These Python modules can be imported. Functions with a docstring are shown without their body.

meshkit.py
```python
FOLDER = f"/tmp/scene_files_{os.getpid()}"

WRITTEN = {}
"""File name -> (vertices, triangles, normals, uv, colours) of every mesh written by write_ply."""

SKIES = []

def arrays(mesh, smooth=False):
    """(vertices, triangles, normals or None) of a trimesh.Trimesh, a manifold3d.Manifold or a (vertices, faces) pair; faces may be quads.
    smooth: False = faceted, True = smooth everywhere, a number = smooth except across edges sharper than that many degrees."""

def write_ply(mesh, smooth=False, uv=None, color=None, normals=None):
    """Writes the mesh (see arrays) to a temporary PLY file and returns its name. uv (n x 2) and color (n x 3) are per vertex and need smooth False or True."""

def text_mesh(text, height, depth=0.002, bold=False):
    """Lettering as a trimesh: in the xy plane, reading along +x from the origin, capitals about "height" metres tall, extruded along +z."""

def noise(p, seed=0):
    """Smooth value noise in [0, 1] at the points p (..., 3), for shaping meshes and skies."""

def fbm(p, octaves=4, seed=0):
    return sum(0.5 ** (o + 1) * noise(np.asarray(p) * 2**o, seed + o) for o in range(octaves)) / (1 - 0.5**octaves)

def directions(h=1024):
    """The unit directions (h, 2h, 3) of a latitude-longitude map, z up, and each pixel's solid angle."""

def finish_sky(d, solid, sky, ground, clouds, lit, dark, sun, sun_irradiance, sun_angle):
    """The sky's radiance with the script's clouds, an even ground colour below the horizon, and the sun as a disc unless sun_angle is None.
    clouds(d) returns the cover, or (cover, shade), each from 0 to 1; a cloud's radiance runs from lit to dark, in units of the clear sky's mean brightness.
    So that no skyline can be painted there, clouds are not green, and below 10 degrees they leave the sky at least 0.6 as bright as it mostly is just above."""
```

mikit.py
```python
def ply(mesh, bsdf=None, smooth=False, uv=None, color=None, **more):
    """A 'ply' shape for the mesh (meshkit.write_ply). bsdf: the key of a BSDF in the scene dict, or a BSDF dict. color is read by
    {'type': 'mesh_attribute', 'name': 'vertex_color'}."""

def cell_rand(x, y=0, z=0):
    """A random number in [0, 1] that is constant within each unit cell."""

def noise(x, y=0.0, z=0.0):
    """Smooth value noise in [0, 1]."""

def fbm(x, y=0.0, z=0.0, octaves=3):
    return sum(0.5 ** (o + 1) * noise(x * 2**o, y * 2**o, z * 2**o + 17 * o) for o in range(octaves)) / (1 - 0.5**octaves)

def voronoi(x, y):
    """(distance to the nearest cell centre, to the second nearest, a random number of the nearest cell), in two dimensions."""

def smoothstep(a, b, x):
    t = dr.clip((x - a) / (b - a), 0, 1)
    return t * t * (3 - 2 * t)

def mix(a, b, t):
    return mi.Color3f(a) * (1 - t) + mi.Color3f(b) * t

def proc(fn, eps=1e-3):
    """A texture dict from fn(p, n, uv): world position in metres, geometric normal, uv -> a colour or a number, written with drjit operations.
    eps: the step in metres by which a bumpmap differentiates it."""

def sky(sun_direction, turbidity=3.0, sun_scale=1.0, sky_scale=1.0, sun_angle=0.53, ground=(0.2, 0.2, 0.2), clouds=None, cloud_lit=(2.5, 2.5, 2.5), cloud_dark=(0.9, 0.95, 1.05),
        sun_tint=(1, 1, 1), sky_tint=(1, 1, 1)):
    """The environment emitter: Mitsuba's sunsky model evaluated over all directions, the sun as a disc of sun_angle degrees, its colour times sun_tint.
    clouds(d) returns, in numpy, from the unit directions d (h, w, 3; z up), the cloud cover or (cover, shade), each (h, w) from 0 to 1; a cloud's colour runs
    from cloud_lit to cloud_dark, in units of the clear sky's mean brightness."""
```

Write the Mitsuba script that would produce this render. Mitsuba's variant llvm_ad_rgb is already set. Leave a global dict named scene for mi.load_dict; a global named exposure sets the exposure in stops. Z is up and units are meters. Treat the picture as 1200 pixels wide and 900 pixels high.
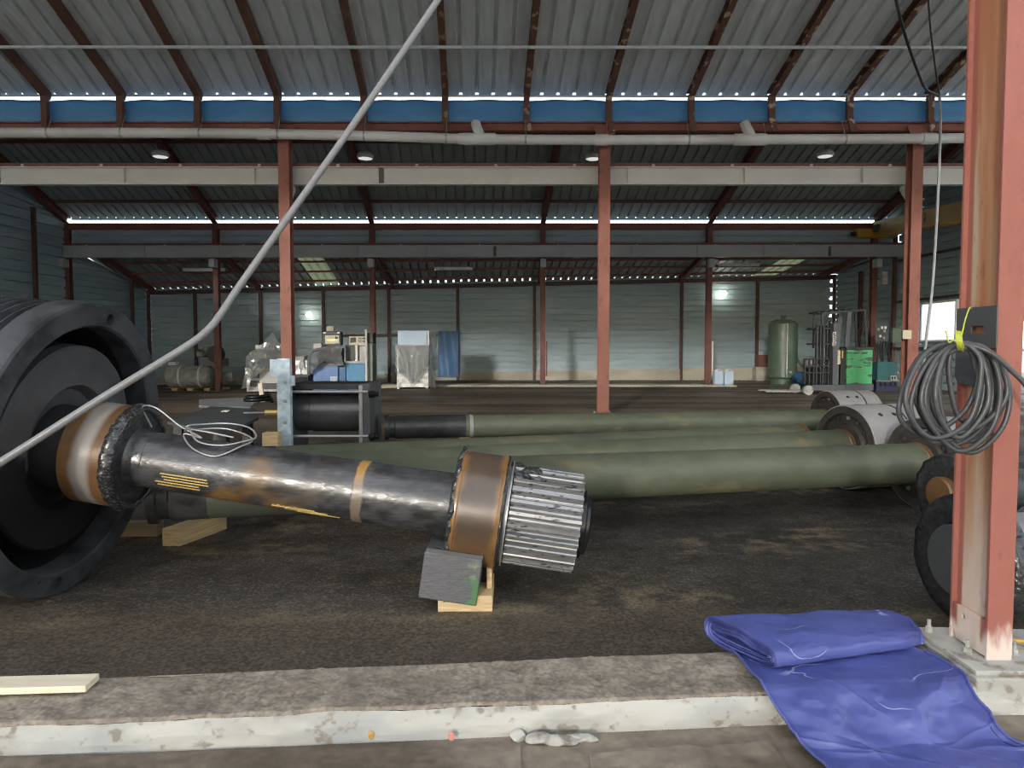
import math, random
import numpy as np, trimesh, mitsuba as mi, mikit, meshkit
import drjit as dr
from mikit import proc, noise, fbm, smoothstep, mix, voronoi, cell_rand
from shapely.geometry import Polygon, Point, box as sbox

random.seed(7)
rng = np.random.default_rng(7)
T = mi.ScalarTransform4f
scene, labels = {}, {}

# ------------------------------------------------------------------ camera, sky, exposure
F, CAMZ = 850.0, 1.4
PITCH = math.atan(42 / F)
CP, SP = math.cos(PITCH), math.sin(PITCH)
scene['camera'] = {'type': 'perspective', 'fov': 2 * math.degrees(math.atan(600 / F)), 'fov_axis': 'x', 'near_clip': 0.05, 'far_clip': 500.0,
                   'to_world': T().look_at(origin=[0, 0, CAMZ], target=[0, CP, CAMZ - SP], up=[0, 0, 1])}
exposure = 4.1


def clouds(d):
    n = meshkit.fbm(d * np.array([3, 3, 6.0]), 4, 3)
    cover = np.clip(0.72 + (n - 0.5) * 1.2, 0, 1)
    return cover, np.clip(0.3 + (n - 0.5) * 1.2, 0, 1)


scene['sky'] = mikit.sky([-0.29, -0.94, 0.155], turbidity=3.0, sun_scale=0.20, sun_angle=4.0, sun_tint=(0.56, 0.93, 2.7), sky_scale=1.0, ground=(0.22, 0.2, 0.18), clouds=clouds,
                         cloud_lit=(2.45, 2.5, 2.6), cloud_dark=(1.25, 1.32, 1.44))


def P(px, py, Y):
    """a point of the place at depth Y, from where the calibrated photograph shows it"""
    u, v = (px - 600) / F, -(py - 450) / F
    d = np.array([u, CP + v * SP, -SP + v * CP])
    return np.array([0, 0, CAMZ]) + d * (Y / d[1])


def G(px, py, z=0.0):
    u, v = (px - 600) / F, -(py - 450) / F
    d = np.array([u, CP + v * SP, -SP + v * CP])
    return np.array([0, 0, CAMZ]) + d * ((z - CAMZ) / d[2])


# ------------------------------------------------------------------ materials
def mat(key, color, rough=0.6, metal=0.0, spec=0.5, bump=None, scale=1.0, clear=0.0):
    tex = proc(color) if callable(color) else {'type': 'rgb', 'value': list(color)}
    r = proc(rough) if callable(rough) else float(rough)
    b = {'type': 'principled', 'base_color': tex, 'roughness': r, 'metallic': metal, 'specular': spec}
    if clear:
        b['clearcoat'] = clear
        b['clearcoat_gloss'] = 0.8
    if bump is not None:
        b = {'type': 'bumpmap', 'arbitrary': proc(bump, eps=2e-3), 'bsdf': b, 'scale': scale}
    scene[key] = {'type': 'twosided', 'bsdf': b}
    return key


def c_floor(p, n, uv):
    big = fbm(p.x * 0.55, p.y * 0.8, 3.0, 4)
    fine = fbm(p.x * 9, p.y * 9, 1.0, 4)
    grit = noise(p.x * 85, p.y * 85, 2)
    c = mix((0.034, 0.030, 0.027), (0.074, 0.063, 0.052), smoothstep(0.25, 0.75, big))
    c = c * (0.6 + 0.8 * fine) * (0.65 + 0.7 * grit * grit + 0.3 * smoothstep(0.80, 0.9, grit))
    # dry dust swept into streaks
    st = fbm(p.x * 0.9 + 0.35 * p.y, p.y * 2.6 - 0.5 * p.x, 8.0, 4)
    m = smoothstep(0.53, 0.70, st) * smoothstep(0.35, 0.75, fine) * smoothstep(10.0, 7.0, p.y)
    c = mix(c, (0.21, 0.16, 0.09), 0.5 * m * (0.35 + 1.1 * grit))
    ed = p.y + 0.5 * (fbm(p.x * 1.1, p.y * 2.0, 5.5, 4) - 0.5)
    w = smoothstep(3.95, 3.72, ed)
    c = mix(c, mix((0.060, 0.046, 0.033), (0.098, 0.078, 0.054), fbm(p.x * 3, p.y * 5, 9.0, 4)) * (0.6 + 0.8 * grit), 0.8 * w)
    c = mix(c, (0.20, 0.165, 0.10), 0.5 * smoothstep(0.16, 0.02, dr.abs(ed - 3.74)) * smoothstep(0.45, 0.7, fbm(p.x * 1.6, p.y * 3, 12.0, 3)) * (0.4 + grit))
    cr = smoothstep(0.035, 0.0, dr.abs(fbm(p.x * 3.0, p.y * 3.0, 4.0, 3) - 0.5)) * smoothstep(0.45, 0.3, dr.sqrt(dr.square(p.x - 2.35) + 3 * dr.square(p.y - 5.15)))
    c = mix(c, (0.006, 0.005, 0.005), 0.9 * cr)
    # brown worn aisle at the back
    far = smoothstep(9.0, 12.5, p.y)
    band = fbm(p.x * 0.22, p.y * 1.3, 2.0, 4)
    return mix(c, mix((0.085, 0.068, 0.052), (0.150, 0.122, 0.096), smoothstep(0.3, 0.7, band)) * (0.75 + 0.5 * fine), far)


def r_floor(p, n, uv):
    return 0.40 + 0.45 * smoothstep(0.3, 0.7, fbm(p.x * 0.8, p.y * 1.1, 3.3, 4))


mat('m_floor', c_floor, r_floor, spec=0.45, bump=lambda p, n, uv: 0.006 * fbm(p.x * 14, p.y * 14, 0.0, 4) + 0.002 * noise(p.x * 90, p.y * 90, 0))


def c_curb(p, n, uv):
    fine = fbm(p.x * 16, p.y * 16, p.z * 16, 4)
    c = mix((0.20, 0.17, 0.138), (0.29, 0.25, 0.205), smoothstep(0.3, 0.7, fine)) * (0.75 + 0.5 * noise(p.x * 90, p.y * 90, p.z * 90))
    pit = smoothstep(0.62, 0.72, fbm(p.x * 30, p.y * 22, 4.0, 3))
    c = c * (1 - 0.18 * pit)
    st = smoothstep(0.4, 0.8, fbm(p.x * 1.7, p.y * 3.0, 1.0, 4))
    return c * (1 - 0.14 * st)


mat('m_curb', c_curb, 0.85, spec=0.25, bump=lambda p, n, uv: 0.012 * fbm(p.x * 12, p.y * 12, p.z * 12, 5))


def c_limewash(p, n, uv):
    f = fbm(p.x * 5, p.y * 5, p.z * 9, 4)
    f2 = fbm(p.x * 26, p.y * 26, p.z * 26, 4)
    c = mix((0.44, 0.435, 0.395), (0.35, 0.345, 0.315), smoothstep(0.35, 0.65, f))
    c = mix(c, (0.30, 0.32, 0.33), 0.6 * smoothstep(0.55, 0.72, fbm(p.x * 2.6, p.y, p.z * 4, 3)))
    c = mix(c, (0.20, 0.175, 0.14), 0.85 * smoothstep(0.54, 0.66, f2 * 0.6 + f * 0.4))
    return c


mat('m_limewash', c_limewash, 0.85, spec=0.25, bump=lambda p, n, uv: 0.008 * fbm(p.x * 16, p.y * 16, p.z * 16, 4))


def c_ground(p, n, uv):
    f = fbm(p.x * 2.2, p.y * 3.0, 0.0, 4)
    f2 = fbm(p.x * 22, p.y * 22, 0.0, 4)
    c = mix((0.115, 0.092, 0.070), (0.23, 0.19, 0.15), smoothstep(0.3, 0.7, f)) * (0.7 + 0.6 * f2)
    return c


mat('m_ground', c_ground, 0.85, spec=0.3, bump=lambda p, n, uv: 0.01 * fbm(p.x * 14, p.y * 14, 0.0, 4))
mat('m_yard', (0.52, 0.52, 0.51), 0.9)


def c_panel(p, n, uv):
    f = fbm(p.x * 0.9, p.y * 0.9, p.z * 0.9, 4)
    s = fbm(p.x * 6, p.y * 0.5, p.z * 3, 3)
    c = mix((0.27, 0.315, 0.315), (0.36, 0.40, 0.39), f)
    return c * (0.85 + 0.3 * s)


mat('m_panel', c_panel, 0.5, spec=0.4)
mat('m_roof_panel', lambda p, n, uv: mix((0.52, 0.545, 0.52), (0.66, 0.68, 0.65), fbm(p.x * 1.3, p.y * 1.0, 2.0, 4)) * (0.85 + 0.3 * fbm(p.x * 14, p.y * 2, 1.0, 3)), 0.55, spec=0.4)
mat('m_siding', lambda p, n, uv: mix((0.26, 0.345, 0.385), (0.36, 0.44, 0.465), fbm(p.x * 0.5, p.y * 0.5, p.z * 1.8, 4)) * (0.85 + 0.3 * fbm(p.x * 1.2, p.y * 1.2, p.z * 7, 3)), 0.5, spec=0.4)
mat('m_post', lambda p, n, uv: mix((0.055, 0.030, 0.027), (0.10, 0.05, 0.043), fbm(p.x * 3, p.y * 3, p.z * 3, 3)), 0.6)
mat('m_pale_green', (0.52, 0.60, 0.46), 0.5)
scene['m_skylight'] = {'type': 'principledthin', 'base_color': {'type': 'rgb', 'value': [0.30, 0.33, 0.20]}, 'roughness': 0.5, 'diff_trans': 1.2, 'spec_trans': 0.0}


def c_red(p, n, uv):
    f = fbm(p.x * 2, p.y * 2, p.z * 1.2, 4)
    f2 = fbm(p.x * 12, p.y * 12, p.z * 5, 4)
    c = mix((0.22, 0.078, 0.056), (0.32, 0.130, 0.098), f)
    c = mix(c, (0.17, 0.07, 0.045), 0.6 * smoothstep(0.6, 0.72, f2))
    return c


mat('m_red', c_red, 0.6, spec=0.4)
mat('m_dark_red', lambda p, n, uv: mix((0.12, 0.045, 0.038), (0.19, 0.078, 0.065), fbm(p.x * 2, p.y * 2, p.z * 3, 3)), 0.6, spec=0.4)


def c_rafter(p, n, uv):
    f = fbm(p.x * 3, p.y * 3, p.z * 3, 4)
    f2 = fbm(p.x * 9, p.y * 7, p.z * 7, 4)
    c = mix((0.10, 0.048, 0.034), (0.18, 0.092, 0.062), f)
    c = mix(c, (0.50, 0.36, 0.24), smoothstep(0.60, 0.66, f2) * smoothstep(-4.0, 2.0, p.x))
    return c


mat('m_rafter', c_rafter, 0.65, spec=0.35)


def c_column(p, n, uv):
    f = fbm(p.x * 9, p.y * 9, p.z * 1.6, 4)
    f2 = fbm(p.x * 24, p.y * 24, p.z * 7, 4)
    c = mix((0.25, 0.085, 0.062), (0.32, 0.122, 0.094), f)
    web = smoothstep(0.04, 0.06, p.y - 2.87) * smoothstep(0.215, 0.195, p.y - 2.87)     # only the sheltered channel kept its mill scale and dust
    o = mix((0.36, 0.145, 0.075), (0.40, 0.225, 0.125), smoothstep(0.3, 0.7, fbm(p.y * 14, p.z * 1.4, 3.0, 4)))
    o = mix(o, (0.42, 0.32, 0.225), smoothstep(0.50, 0.64, fbm(p.y * 9, p.z * 1.1, 7.0, 4)))
    o = mix(o, (0.58, 0.47, 0.38), 0.9 * smoothstep(0.95, 0.35, p.z + 0.5 * (f - 0.5)))
    c = mix(c, o, web)
    c = mix(c, (0.60, 0.50, 0.44), smoothstep(0.27, 0.18, p.z + 0.2 * (f2 - 0.5)))
    c = mix(c, (0.20, 0.085, 0.06), 0.5 * smoothstep(0.66, 0.78, f2))
    return c


mat('m_column', c_column, 0.62, spec=0.35, bump=lambda p, n, uv: 0.002 * fbm(p.x * 40, p.y * 40, p.z * 20, 3))


def c_blue(p, n, uv):
    f = fbm(p.x * 1.5, p.y * 1.5, p.z * 5, 4)
    return mix((0.055, 0.22, 0.48), (0.13, 0.35, 0.60), f)


mat('m_gutter', c_blue, 0.45)
mat('m_pvc', lambda p, n, uv: mix((0.56, 0.55, 0.52), (0.76, 0.76, 0.75), smoothstep(0.3, 0.7, fbm(p.x * 0.7, p.y, p.z, 3))), 0.4)
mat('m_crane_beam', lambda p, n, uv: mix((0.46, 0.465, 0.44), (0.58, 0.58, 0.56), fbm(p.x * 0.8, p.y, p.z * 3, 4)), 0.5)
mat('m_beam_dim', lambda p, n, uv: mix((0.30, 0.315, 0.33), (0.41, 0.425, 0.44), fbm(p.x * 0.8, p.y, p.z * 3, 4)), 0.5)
mat('m_yellow', lambda p, n, uv: mix((0.42, 0.23, 0.03), (0.58, 0.36, 0.06), fbm(p.x * 2, p.y * 2, p.z * 3, 3)), 0.45)
mat('m_concrete', lambda p, n, uv: mix((0.30, 0.275, 0.22), (0.50, 0.47, 0.40), fbm(p.x * 1.3, p.y * 1.3, p.z * 3, 5)), 0.85)
mat('m_black', (0.018, 0.018, 0.019), 0.5)
mat('m_black_gloss', (0.012, 0.012, 0.013), 0.25)
mat('m_steel', lambda p, n, uv: mix((0.30, 0.30, 0.31), (0.46, 0.46, 0.46), fbm(p.x * 8, p.y * 8, p.z * 8, 3)), 0.4, metal=0.6)
mat('m_grey_paint', (0.16, 0.165, 0.17), 0.5)
mat('m_dark_grey', lambda p, n, uv: mix((0.045, 0.047, 0.05), (0.09, 0.092, 0.095), fbm(p.x * 3, p.y * 3, p.z * 3, 4)), 0.55)
mat('m_white', (0.72, 0.72, 0.70), 0.5)
mat('m_beige', (0.52, 0.49, 0.36), 0.5)
mat('m_machine_grey', lambda p, n, uv: mix((0.27, 0.28, 0.27), (0.40, 0.40, 0.375), smoothstep(0.3, 0.7, fbm(p.x * 5, p.y * 5, p.z * 5, 3))), 0.4)
mat('m_machine_blue', (0.045, 0.15, 0.40), 0.4)
mat('m_tarp_blue_dim', lambda p, n, uv: mix((0.03, 0.09, 0.20), (0.06, 0.16, 0.33), fbm(p.x * 2, p.y * 2, p.z * 2, 3)), 0.5)


# ------------------------------------------------------------------ mesh helpers
def cat(ms):
    return trimesh.util.concatenate([m for m in ms if m is not None])


def bx(x0, x1, y0, y1, z0, z1):
    m = trimesh.creation.box([x1 - x0, y1 - y0, z1 - z0])
    m.apply_translation([(x0 + x1) / 2, (y0 + y1) / 2, (z0 + z1) / 2])
    return m


def frame(d, up=(0, 0, 1)):
    d = np.asarray(d, float); d = d / np.linalg.norm(d)
    s = np.cross(d, up)
    if np.linalg.norm(s) < 1e-6:
        s = np.cross(d, [0, 1, 0])
    s /= np.linalg.norm(s)
    return d, s, np.cross(s, d)


def place(mesh, o, ex, ey, ez):
    M = np.eye(4); M[:3, 0], M[:3, 1], M[:3, 2], M[:3, 3] = ex, ey, ez, o
    mesh = mesh.copy(); mesh.apply_transform(M)
    return mesh


def prism(poly, h):
    """extrude a shapely polygon (or a point list) along +z by h"""
    if not hasattr(poly, 'exterior'):
        poly = Polygon(poly)
    return trimesh.creation.extrude_polygon(poly, h, engine='earcut')


def along(poly, p0, p1, up=(0, 0, 1)):
    """extrude a section (side, up) from p0 to p1"""
    p0, p1 = np.asarray(p0, float), np.asarray(p1, float)
    d, s, u = frame(p1 - p0, up)
    return place(prism(poly, np.linalg.norm(p1 - p0)), p0, s, u, d)


def bar(p0, p1, w, h, up=(0, 0, 1)):
    return along([(-w / 2, -h / 2), (w / 2, -h / 2), (w / 2, h / 2), (-w / 2, h / 2)], p0, p1, up)


def ipoly(depth, width, tf=0.016, tw=0.010):
    D, W = depth / 2, width / 2
    return [(-W, -D), (W, -D), (W, -D + tf), (tw / 2, -D + tf), (tw / 2, D - tf), (W, D - tf), (W, D), (-W, D), (-W, D - tf), (-tw / 2, D - tf), (-tw / 2, -D + tf), (-W, -D + tf)]


def cpoly(depth, width, t=0.012):
    D, W = depth / 2, width / 2
    return [(-W, -D), (W, -D), (W, -D + t), (-W + t, -D + t), (-W + t, D - t), (W, D - t), (W, D), (-W, D)]


def tube(points, r, n=10, closed=False):
    p = np.asarray(points, float)
    if closed:
        tg = np.roll(p, -1, 0) - np.roll(p, 1, 0)
    else:
        tg = np.gradient(p, axis=0)
    tg /= np.linalg.norm(tg, axis=1, keepdims=True) + 1e-12
    a = np.cross(tg[0], [0, 0, 1.0] if abs(tg[0][2]) < 0.9 else [1.0, 0, 0]); a /= np.linalg.norm(a)
    rr = np.broadcast_to(r, (len(p),))
    V = []
    ang = np.arange(n) * 2 * np.pi / n
    for i in range(len(p)):
        a = a - tg[i] * (a @ tg[i]); a /= np.linalg.norm(a) + 1e-12
        b = np.cross(tg[i], a)
        V.append(p[i] + rr[i] * (np.cos(ang)[:, None] * a + np.sin(ang)[:, None] * b))
    V = np.vstack(V); Fc = []
    m = len(p)
    for i in range(m if closed else m - 1):
        k = (i + 1) % m
        for j in range(n):
            q = (j + 1) % n
            Fc += [[i * n + j, i * n + q, k * n + q], [i * n + j, k * n + q, k * n + j]]
    if not closed:
        V = np.vstack([V, p[0], p[-1]])
        for j in range(n):
            q = (j + 1) % n
            Fc += [[len(V) - 2, q, j], [len(V) - 1, (m - 1) * n + j, (m - 1) * n + q]]
    return trimesh.Trimesh(V, Fc, process=False)


def spline(pts, n=8):
    """Catmull-Rom through the points"""
    p = np.asarray(pts, float)
    p = np.vstack([2 * p[0] - p[1], p, 2 * p[-1] - p[-2]])
    out = []
    for i in range(1, len(p) - 2):
        for t in np.linspace(0, 1, n, endpoint=False):
            a, b, c, d = p[i - 1:i + 3]
            out.append(0.5 * (2 * b + (c - a) * t + (2 * a - 5 * b + 4 * c - d) * t * t + (3 * b - a - 3 * c + d) * t ** 3))
    out.append(p[-2])
    return np.array(out)


def lathe(profile, o, d, n=48, wob=0.0, seed=0, up=(0, 0, 1)):
    """revolve (t, r) about the axis o + t d"""
    d, s, u = frame(d, up)
    pr = np.asarray(profile, float)
    ang = np.arange(n) * 2 * np.pi / n
    V = []
    for t, r in pr:
        V.append(np.asarray(o) + d * t + r * (np.cos(ang)[:, None] * s + np.sin(ang)[:, None] * u))
    V = np.vstack(V); m = len(pr); Fc = []
    for i in range(m - 1):
        for j in range(n):
            q = (j + 1) % n
            a, b, c, e = i * n + j, i * n + q, (i + 1) * n + q, (i + 1) * n + j
            if pr[i][1] > 1e-9: Fc.append([a, c, b])
            if pr[i + 1][1] > 1e-9: Fc.append([a, e, c])
    if wob:
        q = meshkit.fbm(V * 22.0, 4, seed) - 0.5
        ax = np.asarray(o) + ((V - o) @ d)[:, None] * d
        out = V - ax; l = np.linalg.norm(out, axis=1, keepdims=True)
        V = V + np.where(l > 1e-6, out / np.maximum(l, 1e-6), 0) * (q * wob)[:, None]
    m_ = trimesh.Trimesh(V, Fc, process=False)
    m_.merge_vertices()
    return m_


def sphere(c, r, sub=2, s=(1, 1, 1)):
    m = trimesh.creation.icosphere(sub, 1.0)
    m.vertices = m.vertices * np.asarray(s) * r + np.asarray(c)
    return m


def grid(fn, us, vs):
    """surface from fn(U, V) -> points"""
    U, Vv = np.meshgrid(us, vs, indexing='ij')
    p = fn(U, Vv)
    n, m = U.shape
    i, j = np.meshgrid(np.arange(n - 1), np.arange(m - 1), indexing='ij')
    a = (i * m + j).ravel(); b = a + 1; c = a + m + 1; d = a + m
    return trimesh.Trimesh(p.reshape(-1, 3), np.vstack([np.stack([a, d, c], 1), np.stack([a, c, b], 1)]), process=False)


def bevel(m, r=0.006):
    """rounded-edge copy of a convex mesh"""
    v = m.convex_hull.vertices
    c = v.mean(0)
    pts = []
    off = trimesh.creation.icosphere(1, r).vertices
    for q in v:
        dvec = np.sign(q - c) * r
        pts.append(q - dvec + off)
    return trimesh.PointCloud(np.vstack(pts)).convex_hull


def crumple(m, amp, freq, seed=0):
    m = m.copy()
    v = np.array(m.vertices)
    for k in range(3):
        v[:, k] += (meshkit.fbm(np.array(m.vertices) * freq + 13.7 * k, 3, seed + k) - 0.5) * 2 * amp
    m.vertices = v
    return m


# ------------------------------------------------------------------ object helpers
used = set()


def num(name):
    k, i = name, 0
    while k in used:
        i += 1
        k = f'{name}_{i:03d}'
    used.add(k)
    return k


def tag(k, label=None, category=None, group=None, kind=None):
    d = {a: b for a, b in (('label', label), ('category', category), ('group', group), ('kind', kind)) if b}
    if d:
        labels[k] = {**labels.get(k, {}), **d}


def thing(name, label=None, category=None, group=None, kind=None):
    k = num(name)
    tag(k, label, category, group, kind)
    return k


def put(name, mesh, m, parent=None, smooth=False, label=None, category=None, group=None, kind=None):
    k = num(f'{parent}__{name}' if parent else name)
    scene[k] = mikit.ply(mesh, m, smooth=smooth)
    tag(k, label, category, group, kind)
    return k


def copy(name, shape, xyz, parent=None):
    k = num(f'{parent}__{name}' if parent else name)
    scene[k] = {**shape, 'to_world': T().translate([float(v) for v in xyz])}
    return k


ORD = ['first', 'second', 'third', 'fourth', 'fifth', 'sixth', 'seventh', 'eighth', 'ninth', 'tenth', 'eleventh', 'twelfth', 'thirteenth', 'fourteenth', 'fifteenth']

# ------------------------------------------------------------------ the building: levels and lines
KX = -0.053            # the rafters run a little askew to the columns' line
YA, YB, YC, Y0 = 15.1, 27.0, 31.8, 3.0
SL = 0.333
ZG = P(600, 113, 15.2)[2]              # lower edge of the near roof
ZB = P(600, 255.3, 27.1)[2]              # lower edge of the middle roof


def sk(Y, Yr):
    return KX * (Y - Yr)


def roof_sheet(width, ribs, Ya, Za, Yb, Zb, Yr, h=0.075):
    """a trapezoid-ribbed roof sheet from (Ya, Za) to (Yb, Zb), x from 0 to width"""
    xs, hs = [], []
    pit = width / ribs
    for k in range(ribs):
        b = k * pit
        xs += [b, b + pit * 0.72, b + pit * 0.755, b + pit * 0.945]
        hs += [0, 0, h, h]
        xs += [b + pit * 0.98]; hs += [0]
    xs += [width]; hs += [0]
    xs, hs = np.array(xs), np.array(hs)
    n = len(xs)
    V = np.vstack([np.stack([xs + sk(Ya, Yr), np.full(n, Ya), Za + hs], 1), np.stack([xs + sk(Yb, Yr), np.full(n, Yb), Zb + hs], 1)])
    Fc = [[i, i + 1, n + i + 1] for i in range(n - 1)] + [[i, n + i + 1, n + i] for i in range(n - 1)]
    return trimesh.Trimesh(V, Fc, process=False)


def siding(p0, p1, z0, z1, ribs, depth=0.05, out=None):
    depth = 0.09
    """a sheet with horizontal ribs from p0 to p1 (x, y)"""
    p0, p1 = np.asarray(p0, float), np.asarray(p1, float)
    d = (p1 - p0) / np.linalg.norm(p1 - p0)
    nrm = np.array([d[1], -d[0]])
    if out is not None and nrm @ out < 0:
        nrm = -nrm
    zs, hs = [], []
    pit = (z1 - z0) / ribs
    for k in range(ribs):
        b = z0 + k * pit
        zs += [b, b + pit * 0.68, b + pit * 0.71, b + pit * 0.93, b + pit * 0.96]
        hs += [0, 0, depth, depth, 0]
    zs += [z1]; hs += [0]
    zs, hs = np.array(zs), np.array(hs)
    n = len(zs)
    V = np.vstack([np.stack([q[0] + nrm[0] * hs, q[1] + nrm[1] * hs, zs], 1) for q in (p0, p1)])
    Fc = [[i, i + 1, n + i + 1] for i in range(n - 1)] + [[i, n + i + 1, n + i] for i in range(n - 1)]
    return trimesh.Trimesh(V, Fc, process=False)


def zfl(x, y):
    """the floor dips towards the left rear corner"""
    x, y = np.asarray(x, float), np.asarray(y, float)
    s = lambda a, b, v: (lambda t: t * t * (3 - 2 * t))(np.clip((v - a) / (b - a), 0, 1))
    return -0.20 * s(-3.0, -8.0, x) * s(17, 24, y)


# floor, ground, curb
floor = grid(lambda u, v: np.stack([u, v, zfl(u, v)], -1), np.linspace(-17.5, 30, 60), np.concatenate([np.linspace(2.75, 14, 20), np.linspace(14.6, 33, 30)]))
put('floor', floor, 'm_floor', kind='structure', smooth=True, label='dark oily stained concrete workshop floor with dusty streaks')
put('ground', grid(lambda u, v: np.stack([u, v, -0.02 + 0 * u], -1), np.linspace(-60, 60, 9), np.linspace(-1.5, 2.9, 5)), 'm_ground', kind='structure', label='brown rough concrete apron before the curb')
put('ground_front_yard', bx(-300, 300, -300, -1.5, -0.3, -0.02), 'm_yard', kind='structure', label='pale concrete yard before the shed')
put('ground_yard', bx(30, 300, -1.5, 300, -0.3, -0.02), 'm_yard', kind='structure', label='pale open yard to the right of the shed')

# the near roof: gable between the row behind the curb and the gutter
YR1 = 9.1
ZR1 = ZG + SL * (15.2 - YR1)
ceil = thing('ceiling', kind='structure')
sh_lo = mikit.ply(roof_sheet(1.0, 3, 13.55, ZG + SL * 1.65 + 0.012, 15.2, ZG, 15.1), 'm_roof_panel')
sh_up = mikit.ply(roof_sheet(1.0, 3, YR1, ZR1, 13.65, ZG + SL * 1.55, 15.1, 0.07), 'm_roof_panel')
for i in range(32):
    copy('roof_sheet', sh_lo, (-18 + i, 0, 0), ceil)
for i in range(32):
    copy('roof_sheet', sh_up, (-18 + i, 0, 0), ceil)
put('front_slope', roof_sheet(32.0, 96, 2.9, ZG, YR1, ZR1, 15.1).apply_translation([-18, 0, 0]), 'm_roof_panel', ceil)
put('lap_flashing', bar(P(-250, 55, 13.45) + [0, 0, 0], P(1450, 56, 13.45), 0.035, 0.05), 'm_roof_panel', ceil)
put('eave_trim', bar(P(-250, 111.5, 15.15), P(1450, 113.5, 15.15), 0.03, 0.035), 'm_crane_beam', ceil)

# the middle roof, ridge hidden behind the gutter
YR2 = 21.0
ZR2 = ZB + SL * (27.3 - YR2)
m2 = mikit.ply(roof_sheet(1.0, 3, 24.2, ZB + SL * 3.1, 27.3, ZB, 27), 'm_panel')
m2u = mikit.ply(roof_sheet(1.0, 3, YR2, ZR2, 24.25, ZB + SL * 3.05, 27), 'm_panel')
for s_ in (m2, m2u):
    for i in range(33):
        copy('roof_sheet', s_, (-18 + i, 0, 0), ceil)
put('rear_slope', roof_sheet(33.0, 99, 15.45, ZG - 0.35, YR2, ZR2, 27).apply_translation([-18, 0, 0]), 'm_panel', ceil)

# the lean-to roof; its low edge runs up a little to the right
ZL0, ZL1 = P(178, 339, YC)[2], P(975, 321, YC)[2]


def zl(x):
    return ZL0 + (ZL1 - ZL0) * (x + 15.8) / 29.8


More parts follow.
